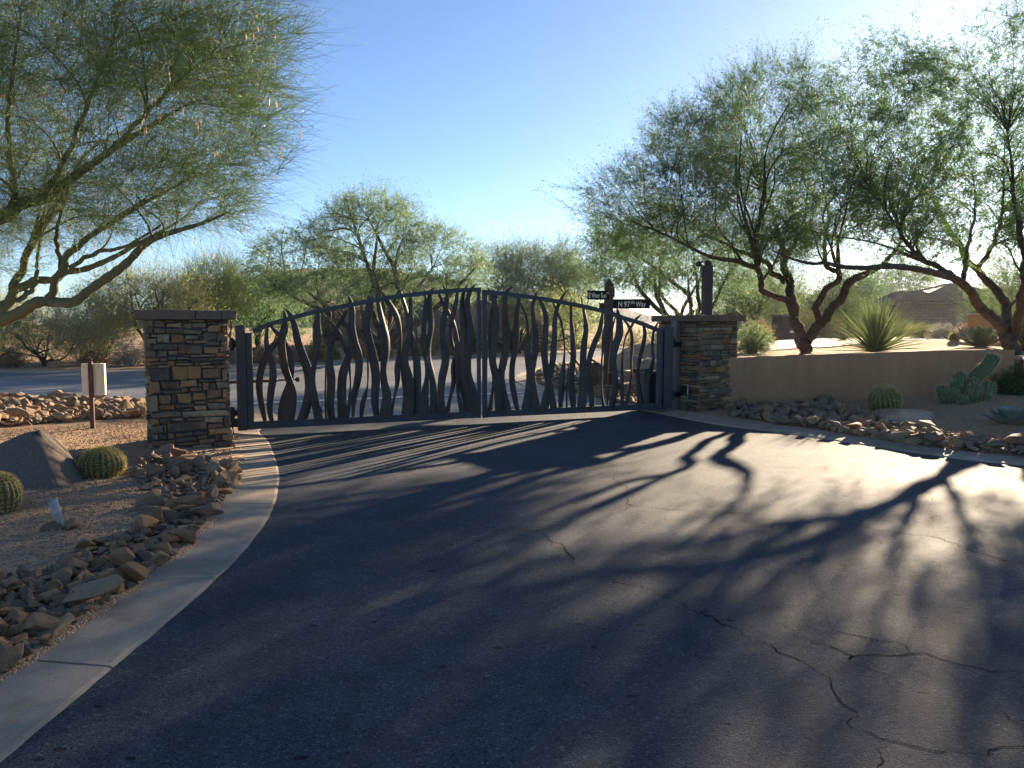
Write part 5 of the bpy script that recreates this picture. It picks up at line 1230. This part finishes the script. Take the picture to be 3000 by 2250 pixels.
def leaves_np(anchor, adir, L, W, r, droop=.4, spread=.9):
    n = len(anchor); a = adir + r.normal(0, spread, (n, 3)); a[:, 2] -= droop; a /= np.linalg.norm(a, axis=1, keepdims=True)
    b = np.cross(a, r.normal(0, 1, (n, 3))); b /= np.linalg.norm(b, axis=1, keepdims=True)
    l = (L * r.uniform(.6, 1.3, n))[:, None]; w = (W * r.uniform(.7, 1.3, n))[:, None]
    return np.stack([anchor, anchor + a * l * .45 + b * w * .5, anchor + a * l, anchor + a * l * .5 - b * w * .5], 1).reshape(-1, 3)
def tree(name, label, base, limbs, ells, n1, n2, n3, twig=None, leaf=None, bark=None, twigm=None, leafm=None, seed=1, cat='tree', group=None, wig=.05, pods=None, kr=.016, clump=None, sides=6, droop=0.0, updir=None, shell=.5):
    r = np.random.default_rng(seed); t = thing(name, label, cat, base, 0, group); o3 = np.array(base)
    tr, pos, tan, rad = [], [], [], []
    for lm in limbs:
        a = np.array(lm, float); c = catmull(a, max(10, len(a) * 6)); rr_ = np.clip(c[:, 3], .004, None)
        k = c[:, :3].copy(); s = np.linspace(0, 1, len(c))[:, None]
        k += .3 * rr_[:, None] * np.sin(s * np.array([37, 41, 29]) + seed)
        tr.append(tubes(k[None], (rr_ * (1 + .09 * np.sin(np.arange(len(c)) * 1.9)))[None], 12))
        p, q, w = nodes_of(k[None], rr_[None], .18); pos.append(p); tan.append(q); rad.append(w)
    P1, R1 = connect(np.vstack(pos), np.vstack(tan), np.concatenate(rad), in_ells(ells, n1, r, .35), 12, .62, -.05, wig, kr, .006, .35, r=r)
    tr.append(tubes(P1, R1, sides))
    a = nodes_of(P1, R1); pos.append(a[0]); tan.append(a[1]); rad.append(a[2])
    fine = []
    P2, R2 = connect(np.vstack(pos), np.vstack(tan), np.concatenate(rad), in_ells(ells, n2, r, shell), 9, .55, droop * .3, wig, kr * .8, .003, .35, r=r)
    fine.append((P2, R2, 5)); b = nodes_of(P2, R2); pos.append(b[0]); tan.append(b[1]); rad.append(b[2])
    tg = in_ells(ells, n3, r, shell)
    if clump is not None:
        cc = in_ells(ells, clump[0], r, shell); tg = np.where(r.random((n3, 1)) < .9, cc[r.integers(0, clump[0], n3)] + r.normal(0, clump[1], (n3, 3)), tg)
    P3, R3 = connect(np.vstack(pos + []), np.vstack(tan), np.concatenate(rad), tg, 6, .5, droop, wig * .8, kr * .6, .0018, .5, 1.2 * max(.5, ells[0][1][2]), r=r)
    fine.append((P3, R3, 3)); e = nodes_of(P3, R3, .3)
    tv, tq = cat_mesh(tr); link('trunk', mesh_np('trunk', tv - o3, tq, bark), t)
    fv, fq = cat_mesh([tubes(p, q, s) for p, q, s in fine]); ne = len(fq)
    parts, mi = [(fv, fq)], [np.full(ne, 1 if twigm is not None else 0)]
    ctr = np.mean([x[0] for x in ells], axis=0)
    anc, adr = np.vstack([e[0], b[0][::3]]), np.vstack([e[1], b[1][::3]])
    if twig:
        nt, l0, l1, rt, outw, rnd, up = twig
        k = r.integers(0, len(anc), nt); p0 = anc[k]
        out = p0 - ctr; out /= np.linalg.norm(out, axis=1, keepdims=True) + 1e-6
        if updir is not None: out = out * .5 + np.array(updir)
        d = adr[k] * .7 + out * outw + r.normal(0, rnd, (nt, 3)); d[:, 2] += up; d /= np.linalg.norm(d, axis=1, keepdims=True)
        L = r.uniform(l0, l1, nt)[:, None]; bend = r.normal(0, .30, (nt, 3)); s = np.linspace(0, 1, 5)[None, :, None]
        P4 = p0[:, None] + d[:, None] * L[:, None] * s + bend[:, None] * L[:, None] * s ** 2
        R4 = rt * (1 - .6 * s[..., 0]) * r.uniform(.7, 1.2, (nt, 1)); v4 = tubes(P4, R4, 3); parts.append(v4); mi.append(np.full(len(v4[1]), 1))
        e4 = nodes_of(P4, R4, .3); anc, adr = np.vstack([anc, e4[0]]), np.vstack([adr, e4[1]])
        tip4 = P4[:, -1]
    crown_mats = [bark, twigm or bark, leafm or bark]
    if leaf:
        nl, L, W, dr, sp = leaf; k = r.integers(0, len(anc), nl)
        lv = leaves_np(anc[k] + r.normal(0, L * .25, (nl, 3)), adr[k], L, W, r, dr, sp); parts.append((lv, np.arange(len(lv)).reshape(-1, 4))); mi.append(np.full(nl, 2))
    cv, cq = cat_mesh(parts)
    o = link('crown', mesh_np('crown', cv - o3, cq, crown_mats, np.concatenate(mi)), t)
    if pods:
        npod, L, W = pods; k = r.integers(0, max(30, npod // 4), npod); tip4 = tip4[tip4[:, 0] < np.quantile(tip4[:, 0], .992)]; tp = tip4[r.integers(0, len(tip4), max(30, npod // 4))]
        pv = leaves_np(tp[k] + r.normal(0, .05, (npod, 3)), np.tile([0, 0, -1.0], (npod, 1)), L, W, r, .6, .25)
        tag(link('seed_pods', mesh_np('seed_pods', pv - o3, np.arange(len(pv)).reshape(-1, 4), M['pod'], smooth=False), t), kind='stuff')
    return t
def L3(lst): return [(*D(a, b, d), rr_) for a, b, d, rr_ in lst]
def E(px, py, d, rx, ry, rz): return (np.array(D(px, py, d)), (rx * d / FPX, ry, rz * d / FPX))
# palo verde, left foreground
b = D(-210, 1230, 10.4)
lim = [L3([(-215, 1300, 10.4, .17), (-195, 1150, 10.4, .15), (-120, 1020, 10.2, .12), (0, 940, 10, .085), (70, 903, 9.9, .075), (130, 888, 9.8, .07), (205, 884, 9.7, .062), (262, 852, 9.6, .055), (320, 812, 9.5, .055), (375, 765, 9.4, .048), (430, 712, 9.3, .042), (510, 680, 9.1, .03), (600, 650, 9, .02), (655, 628, 8.9, .012)]),
 L3([(-130, 1030, 10.2, .1), (-40, 965, 10.3, .085), (5, 905, 10.3, .078), (40, 850, 10.3, .062), (62, 795, 10.2, .05), (80, 745, 10.1, .048), (100, 705, 10.1, .045), (140, 640, 10, .04), (190, 560, 9.9, .03), (235, 470, 9.9, .018)]),
 L3([(40, 852, 10.3, .055), (90, 828, 10.2, .052), (160, 815, 10.1, .045), (210, 795, 10, .04), (290, 775, 9.9, .035), (360, 738, 9.8, .028), (430, 700, 9.7, .02), (520, 650, 9.6, .012)]),
 L3([(138, 886, 9.78, .055), (152, 855, 9.75, .052), (175, 800, 9.7, .048), (200, 750, 9.7, .042), (240, 710, 9.6, .038), (300, 670, 9.6, .032), (380, 620, 9.5, .026), (460, 575, 9.4, .02), (560, 520, 9.3, .010)]),
 L3([(182, 795, 9.7, .03), (172, 740, 9.75, .03), (165, 700, 9.8, .026), (172, 650, 9.8, .022), (190, 590, 9.8, .016), (215, 500, 9.7, .01)]),
 L3([(205, 785, 9.75, .03), (250, 755, 9.8, .028), (300, 735, 9.8, .026), (350, 728, 9.8, .022), (400, 705, 9.7, .018), (470, 660, 9.6, .012)]),
 L3([(-200, 1120, 10.4, .13), (-190, 900, 10.2, .12), (-120, 700, 9.9, .11), (0, 628, 9.6, .085), (60, 605, 9.6, .075), (120, 578, 9.6, .07), (200, 530, 9.5, .055), (270, 482, 9.5, .045), (330, 435, 9.4, .038), (400, 395, 9.4, .03), (470, 350, 9.3, .022), (560, 300, 9.2, .012)]),
 L3([(38, 612, 9.6, .05), (42, 550, 9.6, .042), (30, 450, 9.6, .036), (25, 330, 9.6, .03), (40, 200, 9.6, .022), (60, 40, 9.6, .012)]),
 L3([(120, 578, 9.6, .045), (190, 470, 9.6, .036), (235, 360, 9.6, .03), (280, 250, 9.6, .024), (330, 120, 9.6, .016), (350, 0, 9.5, .008)]),
 L3([(-120, 700, 9.9, .09), (-160, 400, 9.8, .07), (-120, 100, 9.8, .05), (-60, -150, 9.8, .03)]),
 L3([(330, 435, 9.4, .034), (430, 330, 9.3, .026), (520, 240, 9.3, .02), (620, 160, 9.3, .012)]),
 L3([(50, 882, 9.9, .035), (80, 860, 9.95, .034), (102, 835, 9.95, .03), (108, 800, 9.9, .026), (112, 740, 9.9, .02), (130, 660, 9.9, .014)])]
PAL_E = [E(120, 330, 9.7, 640, 1.9, 400), E(560, 330, 9.3, 300, 1.5, 300), E(430, 560, 9.4, 300, 1.2, 140), E(250, 40, 9.6, 640, 1.7, 250), E(-150, 450, 9.9, 380, 1.8, 420), E(640, 180, 9.3, 210, 1.2, 200), E(610, 600, 9.1, 170, 1.0, 75)]
tree('palo_verde', 'large green barked palo verde arching in from the left over the stone pillar', tuple(b), lim, PAL_E, 150, 900, 4600, (40000, .22, .62, .0023, .75, .42, .10), (36000, .032, .010, .1, .9), M['bark_green'], M['twig_green'], M['leaf_palo'], seed=3, pods=(900, .085, .016), wig=.04, kr=.014, updir=(.55, 0, .12), shell=.35)
# mesquite pair behind the wall
z4 = lambda lst, d: [(2150 + a / 2.602, 750 + y / 2.602, d + dd, w / 2.602 / FPX * d * .5) for a, y, w, dd in lst]
b = D(2357, 1045, 15.6)
lim = [L3(z4([(545, 800, 110, 0), (545, 735, 96, 0), (520, 640, 92, 0), (490, 570, 84, 0), (462, 470, 76, 0), (445, 350, 70, 0), (430, 250, 66, .1), (400, 120, 58, .2), (380, 20, 52, .3), (350, -130, 40, .4), (300, -300, 28, .5), (240, -480, 16, .5)], 15.6)),
 L3(z4([(450, 420, 50, 0), (400, 350, 48, -.1), (330, 305, 46, -.2), (240, 285, 44, -.3), (205, 235, 42, -.3), (200, 130, 42, -.4), (150, 82, 40, -.5), (60, 50, 36, -.6), (-120, 20, 28, -.8), (-320, -60, 20, -1), (-600, -200, 10, -1.2)], 15.6)),
 L3(z4([(395, 190, 46, 0), (300, 135, 42, .2), (255, 55, 38, .3), (150, 8, 34, .4), (0, -60, 26, .5), (-200, -160, 18, .6), (-420, -330, 10, .7)], 15.6)),
 L3(z4([(555, 640, 84, 0), (600, 590, 80, .05), (650, 515, 74, .1), (720, 450, 68, .15), (790, 345, 66, .2), (870, 230, 62, .25), (960, 150, 56, .3), (1060, 112, 46, .4), (1150, 50, 36, .5), (1250, -80, 28, .6), (1300, -280, 16, .6)], 15.6)),
 L3(z4([(655, 500, 52, .1), (632, 440, 52, 0), (632, 370, 50, -.1), (690, 275, 46, -.2), (765, 205, 44, -.2), (812, 150, 40, -.2), (775, 115, 36, -.2), (700, 60, 32, -.2), (690, -60, 28, -.1), (720, -250, 18, 0), (700, -450, 10, 0)], 15.6)),
 L3(z4([(380, 20, 40, .3), (480, -120, 32, .5), (540, -300, 24, .6), (560, -500, 14, .7)], 15.6))]
T2E = [E(1860, 615, 15.2, 185, 1.8, 125), E(2030, 500, 15.4, 200, 2.0, 175), E(2220, 400, 15.6, 170, 1.9, 195), E(2310, 560, 15.6, 250, 2.1, 190), E(2050, 690, 15.4, 210, 1.7, 85), E(2230, 700, 15.6, 250, 1.6, 70)]
tree('mesquite', 'twisting forked mesquite behind the low wall, nearer the right pillar', tuple(b), lim, T2E, 120, 800, 5200, (26000, .16, .46, .0024, .7, .36, .22), (90000, .055, .014, .25, .9), M['bark_brown'], M['twig_green'], M['leaf_mesq'], seed=5, wig=.07, clump=(170, .24), updir=(-.15, 0, .25))
b = D(2985, 1075, 14.3)
lim = [L3(z4([(2150, 900, 130, 0), (2130, 800, 122, 0), (2110, 680, 112, 0), (2070, 590, 90, 0), (2030, 545, 80, 0), (1930, 445, 74, -.15), (1850, 340, 68, -.35), (1790, 255, 62, -.55), (1700, 185, 56, -.8), (1560, 142, 48, -1.3), (1400, 95, 42, -1.9), (1220, 75, 38, -2.2), (1000, 96, 32, -2.4), (850, 85, 28, -2.5), (700, 48, 24, -2.6), (600, 60, 20, -2.6), (460, 30, 15, -2.7), (300, -40, 9, -2.7)], 14.3)),
 L3(z4([(2115, 640, 84, 0), (2095, 520, 76, .2), (2075, 400, 70, .5), (2050, 320, 66, .7), (1960, 220, 60, 1.0), (1850, 105, 54, 1.2), (1760, 0, 48, 1.4), (1680, -150, 40, 1.5), (1560, -350, 28, 1.6), (1430, -560, 14, 1.6)], 14.3)),
 L3(z4([(2140, 620, 80, 0), (2160, 500, 70, -.3), (2180, 400, 62, -.6), (2205, 250, 56, -.9), (2220, 100, 50, -1.1), (2200, -100, 42, -.9), (2150, -350, 34, -.4), (2120, -650, 22, -.4), (2090, -950, 11, -.4)], 14.3)),
 L3(z4([(1740, 205, 40, -.65), (1762, 100, 36, -.5), (1770, 0, 34, 0), (1800, -150, 26, .1), (1840, -350, 18, .1), (1830, -600, 9, .1)], 14.3)),
 L3(z4([(1690, 180, 46, -.8), (1600, 105, 42, -.7), (1480, 50, 38, -.5), (1380, -20, 34, -.6), (1280, -160, 26, -.7), (1180, -320, 18, -.8), (1060, -480, 9, -.8)], 14.3)),
 L3(z4([(2180, 400, 50, -.6), (2300, 260, 44, -.4), (2420, 80, 38, -.5), (2520, -200, 28, -.6), (2600, -500, 14, -.6)], 14.3)),
 L3(z4([(1850, 105, 40, 1.2), (1960, -60, 34, .7), (2040, -300, 26, .9), (2060, -600, 14, 1.)], 14.3))]
T3E = [E(2450, 330, 14.2, 190, 1.7, 165), E(2480, 470, 13.4, 190, 1.7, 130), E(2550, 270, 14.4, 170, 1.7, 140), E(2700, 520, 14.2, 200, 1.7, 120), E(2640, 380, 14.3, 170, 1.9, 190), E(2560, 600, 13.9, 290, 1.7, 110), E(2860, 300, 14.3, 120, 1.7, 210), E(2890, 150, 14.4, 125, 1.6, 130), E(3060, 180, 14.4, 150, 1.7, 170), E(2780, 230, 14.4, 110, 1.5, 120), E(2850, 560, 14.3, 290, 2.0, 170), E(3080, 420, 14.3, 190, 1.9, 300), E(2700, 690, 14.0, 260, 1.5, 80), E(3150, 650, 14.3, 200, 1.8, 180)]
tree('mesquite', 'dark trunked mesquite at the right edge, the sun behind its crown', tuple(b), lim, T3E, 170, 1150, 7600, (12000, .12, .32, .0026, .6, .45, .08), (150000, .057, .0145, .4, .9), M['bark_brown'], M['twig_green'], M['leaf_mesq'], seed=6, wig=.07, clump=(360, .24))
def auto_limbs(base, ells, r, nl, r0, low=.25):
    """short trunk forking at once into limbs aimed into the crown"""
    b = np.array(base); out = []
    zc = min(e[0][2] - e[1][2] for e in ells)
    for i in range(nl):
        e = ells[i % len(ells)]; tgt = e[0] + r.normal(0, .35, 3) * np.array(e[1]); m = b + (tgt - b) * .45 + r.normal(0, .10, 3) * np.linalg.norm(tgt - b)
        k = b + np.array([r.normal(0, r0 * .5), r.normal(0, r0 * .5), (tgt[2] - b[2]) * low * r.uniform(.4, .8)])
        out.append([(*(b - np.array([0, 0, .15])), r0), (*k, r0 * .75), (*m, r0 * .5), (*tgt, r0 * .18)])
    return out
def far_tree(name, label, px, py, d, ells, seed, nl=5, r0=.12, nleaf=14000, L=.14, W=.045, leafm='leaf_far', bark='bark_brown', n=(40, 260, 1500), twig=None, droop=.35, group=None, twm='twig_green', clump=True, up=None):
    q = D(px, py, d); q.z = gz(q.x, q.y); r = np.random.default_rng(seed)
    es = [E(a, b_, d + dd, rx, ry, rz) for a, b_, dd, rx, ry, rz in ells]
    return tree(name, label, tuple(q), auto_limbs(q, es, r, nl, r0), es, n[0], n[1], n[2], twig, (nleaf, L, W, droop, .9), M[bark], M[twm], M[leafm], seed, group=group, wig=.06, clump=(60, .06 * d * .25) if clump else None, updir=up)
far_tree('mesquite', 'broad round mesquite across the street behind the left gate leaf', 1118, 1052, 31.5, [(1090, 700, 0, 200, 2.6, 125), (890, 760, 0, 165, 2.4, 95), (1270, 755, 0, 165, 2.4, 95), (1090, 620, 0, 130, 1.8, 65), (1000, 840, 0, 220, 2.4, 60), (1190, 840, 0, 220, 2.4, 60), (1370, 800, 0, 80, 1.6, 55), (800, 820, 0, 80, 1.6, 60)], 11, 9, .22, 110000, .085, .024, 'leaf_mesq2', n=(110, 600, 3000), twig=(9000, .3, .8, .004, .7, .45, .1), clump=False)
far_tree('palo_verde', 'wispy bright palo verde behind the left pillar and gate', 640, 1040, 34, [(640, 830, 0, 80, 1.6, 70), (600, 880, 0, 90, 1.6, 60), (690, 870, 0, 70, 1.5, 60)], 12, 5, .10, 6000, .10, .025, 'leaf_palo', 'bark_green', (40, 260, 1300), (6500, .4, 1.1, .0045, .6, .35, .5), .0, clump=False, up=(0, 0, .7))
far_tree('palo_verde', 'rounded olive palo verde across the street behind the stone pillar', 450, 1060, 29, [(450, 880, 0, 130, 2, 70), (370, 860, 0, 90, 1.6, 60), (540, 900, 0, 90, 1.6, 75)], 13, 6, .12, 11000, .10, .026, 'leaf_olive', 'bark_green', (50, 260, 1200), (4500, .3, .9, .004, .6, .4, .35), .1, up=(0, 0, .5), twm='twig_tan')
far_tree('palo_verde', 'low spreading palo verde across the street left of the pillar', 130, 1080, 26.5, [(150, 985, 0, 160, 1.8, 60), (60, 1000, 0, 120, 1.6, 55), (240, 1000, 0, 100, 1.5, 50)], 14, 7, .06, 9000, .09, .024, 'leaf_olive', 'bark_brown', (50, 240, 1100), (5000, .25, .7, .0035, .8, .4, .3), .1, up=(0, 0, .4), twm='twig_tan')
far_tree('palo_verde', 'tan green palo verde beside the low spreading one across the street', 300, 1075, 30, [(300, 930, 0, 110, 1.7, 75), (250, 960, 0, 110, 1.6, 60)], 15, 6, .08, 9000, .09, .025, 'leaf_olive', 'bark_brown', (50, 240, 1000), (4500, .3, .8, .0035, .6, .4, .4), .1, up=(0, 0, .5), twm='twig_tan')
far_tree('desert_tree', 'hazy olive tree at the far left edge beyond the street', -60, 1075, 30, [(-60, 930, 0, 140, 2, 80), (20, 950, 0, 100, 1.7, 65)], 16, 6, .08, 9000, .10, .026, 'leaf_olive', 'bark_brown', (50, 240, 1000), (4000, .3, .8, .0035, .6, .4, .4), .1, twm='twig_tan')
far_tree('desert_tree', 'dense dark tree behind the left end of the gate', 760, 1045, 36, [(770, 880, 0, 110, 2, 75), (830, 930, 0, 100, 2, 60), (700, 950, 0, 100, 1.8, 60)], 17, 6, .13, 15000, .11, .034, 'leaf_mesq', 'bark_brown', (50, 300, 1600))
for i, (a, b_, rx, rz, lab, lm_) in enumerate([(1475, 810, 60, 65, 'loose grey green tree right of the gate middle, leftmost of the far row', 'leaf_mesq2'), (1550, 790, 60, 60, 'upright feathery tree in the far row behind the gate', 'leaf_mesq2'), (1640, 790, 35, 55, 'slim pointed tree in the far row left of the sign post', 'leaf_mesq2'), (1690, 830, 55, 45, 'small bright green tree in the far row behind the sign post', 'leaf_palo')]):
    far_tree('desert_tree', lab, a, 985, 46 + i, [(a, b_, 0, rx, 1.8, rz), (a - 20, b_ + 50, 0, rx * .9, 1.6, rz * .6)], 20 + i, 5, .13, 7000, .15, .042, lm_, n=(40, 240, 1200), twig=(2500, .4, 1.0, .006, .6, .4, .3))
far_tree('desert_tree', 'yellow green palo verde thicket across the street left of the sign', 1590, 990, 43, [(1600, 920, 0, 90, 2, 40), (1500, 930, 0, 70, 2, 40), (1700, 930, 0, 80, 2, 40)], 26, 7, .10, 9000, .13, .035, 'leaf_olive', 'bark_green', (50, 280, 1400), (3500, .4, 1.0, .006, .6, .4, .5))
far_tree('mesquite', 'umbrella shaped tree with spreading limbs behind the sign post', 2020, 985, 27, [(1860, 770, 0, 130, 2.2, 60), (2000, 750, 0, 160, 2.4, 70), (2110, 790, 0, 110, 2, 50), (1800, 720, 0, 70, 1.6, 60), (1930, 820, 0, 150, 2.0, 28)], 27, 9, .15, 30000, .095, .027, 'leaf_mesq', n=(80, 420, 2200), twig=(4500, .3, .8, .0038, .7, .4, .1))
for i, (a, b_, d, rx, rz, lab, lm_, nl_) in enumerate([(2210, 880, 34, 80, 75, 'wispy tree behind the brown post on the right pillar', 'leaf_far', 7000), (2130, 900, 38, 60, 50, 'thin pale tree between the right pillar and the mesquite', 'leaf_mesq2', 5000), (2290, 860, 44, 70, 60, 'airy tree behind the dark mailbox pillar', 'leaf_far', 6000), (2500, 885, 50, 55, 50, 'rounded green tree beside the stone house', 'leaf_green', 15000), (2640, 830, 70, 90, 45, 'leafy tree rising behind the stone house roof', 'leaf_green', 15000), (2440, 910, 36, 50, 55, 'bright green bushy tree beyond the cream driveway', 'leaf_green', 14000), (3030, 860, 30, 120, 110, 'pale tree at the right edge behind the mesquite trunk', 'leaf_far', 12000), (2930, 900, 40, 60, 50, 'green tree right of the stone house', 'leaf_green', 9000)]):
    far_tree('desert_tree', lab, a, 980, d, [(a, b_, 0, rx, 1.8, rz), (a + 20, b_ + 30, 0, rx * .8, 1.6, rz * .7)], 40 + i, 5, .09, nl_, .13 if d < 46 else .2, .034 if d < 46 else .06, lm_, n=(40, 260, 1200), twig=(2500, .4, 1.1, .005, .6, .4, .4))
def shrub(name, label, px, py, d, w, h, seed, leafm, nleaf=5000, L=.05, W=.016, n=(26, 160), twm='leaf_dry', dome=False, cat='shrub', group=None, zoff=0):
    """stems from one foot, foliage through the whole mound"""
    q = D(px, py, d); q.z = gz(q.x, q.y); r = np.random.default_rng(seed); wm, hm = w * d / FPX, h * d / FPX
    t = thing(name, label, cat, tuple(q), 0, group); o3 = np.array(q)
    a = r.normal(0, 1, (n[0] * 2, 3)); a[:, 2] = np.abs(a[:, 2]) + .25; a /= np.linalg.norm(a, axis=1, keepdims=True)
    tg = o3 + a * np.array([wm / 2, wm / 2 * .85, hm * .85]) * r.uniform(.5, 1, (len(a), 1)); B = len(tg)
    s = np.linspace(0, 1, 6)[None, :, None]; mid = o3 + (tg - o3) * .5 + np.array([0, 0, hm * .12]); p0 = o3 + r.normal(0, wm * .05, (B, 3)) * np.array([1, 1, 0])
    P1 = (1 - s) ** 2 * p0[:, None] + 2 * s * (1 - s) * mid[:, None] + s ** 2 * tg[:, None]; R1 = np.broadcast_to((.006 + .004 * wm) * (1 - .6 * s[..., 0]), P1.shape[:2])
    n1 = nodes_of(P1, R1, .3)
    u = r.normal(0, 1, (n[1] * 4, 3)); u[:, 2] = np.abs(u[:, 2]) * 1.0; u /= np.linalg.norm(u, axis=1, keepdims=True); u *= r.random((len(u), 1)) ** (.25 if dome else .4) * (1 + .16 * r.normal(0, 1, (len(u), 1)))
    tg2 = o3 + u * np.array([wm / 2, wm / 2 * .85, hm]); P2, R2 = connect(n1[0], n1[1], n1[2], tg2, 5, .6, 0, .05, .012, .0022, .5, r=r)
    tv, tq = cat_mesh([tubes(P1, R1, 4), tubes(P2, R2, 3)]); link('stems', mesh_np('stems', tv - o3, tq, M[twm]), t)
    n2 = nodes_of(P2, R2, .35); k = r.integers(0, len(n2[0]), nleaf)
    lv = leaves_np(n2[0][k] + r.normal(0, L * .5, (nleaf, 3)), n2[1][k], L, W, r, -.15, .8); link('foliage', mesh_np('foliage', lv - o3, np.arange(len(lv)).reshape(-1, 4), M[leafm], smooth=False), t)
    return t
for i, (a, b_, d, w, h, lm_, lab) in enumerate([
 (930, 1062, 31, 75, 62, 'leaf_yellow', 'yellow brittlebush behind the left leaf, nearest its hinge'), (860, 1066, 30, 80, 55, 'leaf_grey', 'grey dry bush across the street at the left end of the gate'), (775, 1066, 29, 80, 55, 'leaf_dry', 'straw coloured bush across the street behind the hinge post'),
 (975, 1058, 32, 45, 40, 'leaf_yellow', 'small bright yellow bush beside the thin straight gate blade'), (1050, 1050, 33, 60, 48, 'leaf_dry', 'dry pinkish bush across the street under the central mesquite'), (1125, 1048, 34, 60, 50, 'leaf_yellow', 'yellow green bush against the foot of the central mesquite'),
 (1190, 1045, 35, 60, 60, 'leaf_dry', 'rusty dry bush right of the central mesquite trunk'), (1250, 1043, 35.5, 70, 70, 'leaf_yellow', 'tall yellow green bush before the dark house window'), (1320, 1040, 36.5, 70, 45, 'leaf_dry', 'dry bush across the street left of the gate middle'),
 (1390, 1040, 38, 60, 60, 'leaf_far', 'olive bush across the street behind the gate middle'), (1465, 1036, 39, 60, 55, 'leaf_grey', 'silver bush across the street right of the gate middle'), (1540, 1034, 41, 70, 50, 'leaf_dry', 'brown bush beside the arched barrel cactus'),
 (1620, 1030, 43, 70, 55, 'leaf_grey', 'pale spiny bush like cholla across the street'), (1690, 1022, 45, 80, 60, 'leaf_far', 'green bush across the street behind the sign post'), (1770, 1020, 48, 90, 55, 'leaf_dry', 'straw bush across the street right of the sign post'), (1850, 1010, 48, 90, 75, 'leaf_yellow', 'yellowish bush behind the end of the right leaf'), (1920, 1010, 46, 80, 80, 'leaf_far', 'olive bush behind the right hinge post'),
 (380, 1078, 26.5, 120, 75, 'leaf_grey', 'silvery grey bush by the street, left of the stone pillar'), (280, 1082, 27, 110, 55, 'leaf_dry', 'straw bush between the palo verde and the silver bush'), (450, 1076, 27.5, 110, 85, 'leaf_grey', 'dark silver bush hidden partly by the stone pillar'), (30, 1085, 26, 110, 60, 'leaf_dry', 'tan dry bush at the far left edge of the street'), (560, 1072, 29, 100, 85, 'leaf_far', 'olive bush behind the stone pillar'), (690, 1066, 29, 90, 60, 'leaf_grey', 'grey bush between pillar and hinge post')]):
    shrub('shrub', lab, a, b_, d, w, h, 70 + i, lm_, 3600, .075, .022)
shrub('shrub', 'rounded grey green shrub against the right side of the right pillar', 2205, 1025, 17.2, 130, 92, 101, 'leaf_mesq2', 12000, .038, .010, (40, 320))
shrub('shrub', 'trimmed dark green round bush behind the right pillar', 2025, 965, 19.5, 215, 110, 102, 'leaf_green', 16000, .045, .018, (40, 420), 'bark_brown', True)
shrub('shrub', 'rusty dry shrub between the right pillar and the mailbox pillar', 2225, 985, 24, 90, 70, 103, 'leaf_dry', 6000, .05, .014)
for i, (a, b_, d, w, h, lm_, lab) in enumerate([(2350, 985, 30, 90, 95, 'leaf_yellow', 'yellow green shrub between the stems of the forked mesquite'), (2430, 985, 31, 110, 85, 'leaf_yellow', 'broad yellow shrub right of the forked mesquite'), (2700, 988, 30, 110, 48, 'leaf_yellow', 'low yellow green shrub under the stone house'), (2760, 985, 28, 90, 50, 'leaf_grey', 'silver shrub left of the small far barrel cactus'), (2640, 985, 33, 90, 55, 'leaf_far', 'olive shrub behind the desert spoon'), (2830, 980, 26, 80, 50, 'leaf_dry', 'brownish dry shrub beside the far agave'), (2560, 980, 36, 80, 55, 'leaf_dry', 'dry shrub hidden behind the desert spoon'), (2180, 985, 30, 80, 60, 'leaf_grey', 'pale shrub behind the right pillar')]):
    shrub('shrub', lab, a, b_, d, w, h, 110 + i, lm_, 4500, .055, .018)
shrub('shrub', 'small clipped green bush against the stone house wall', 2672, 953, 58, 70, 22, 130, 'leaf_green', 3000, .12, .05, dome=True)
q = G(2965, 1145)
shrub('shrub', 'dark spiky shrub at the foot of the right mesquite', 2975, 1146, 12.5, 150, 75, 131, 'leaf_green', 9000, .075, .010, (60, 260), 'bark_brown')
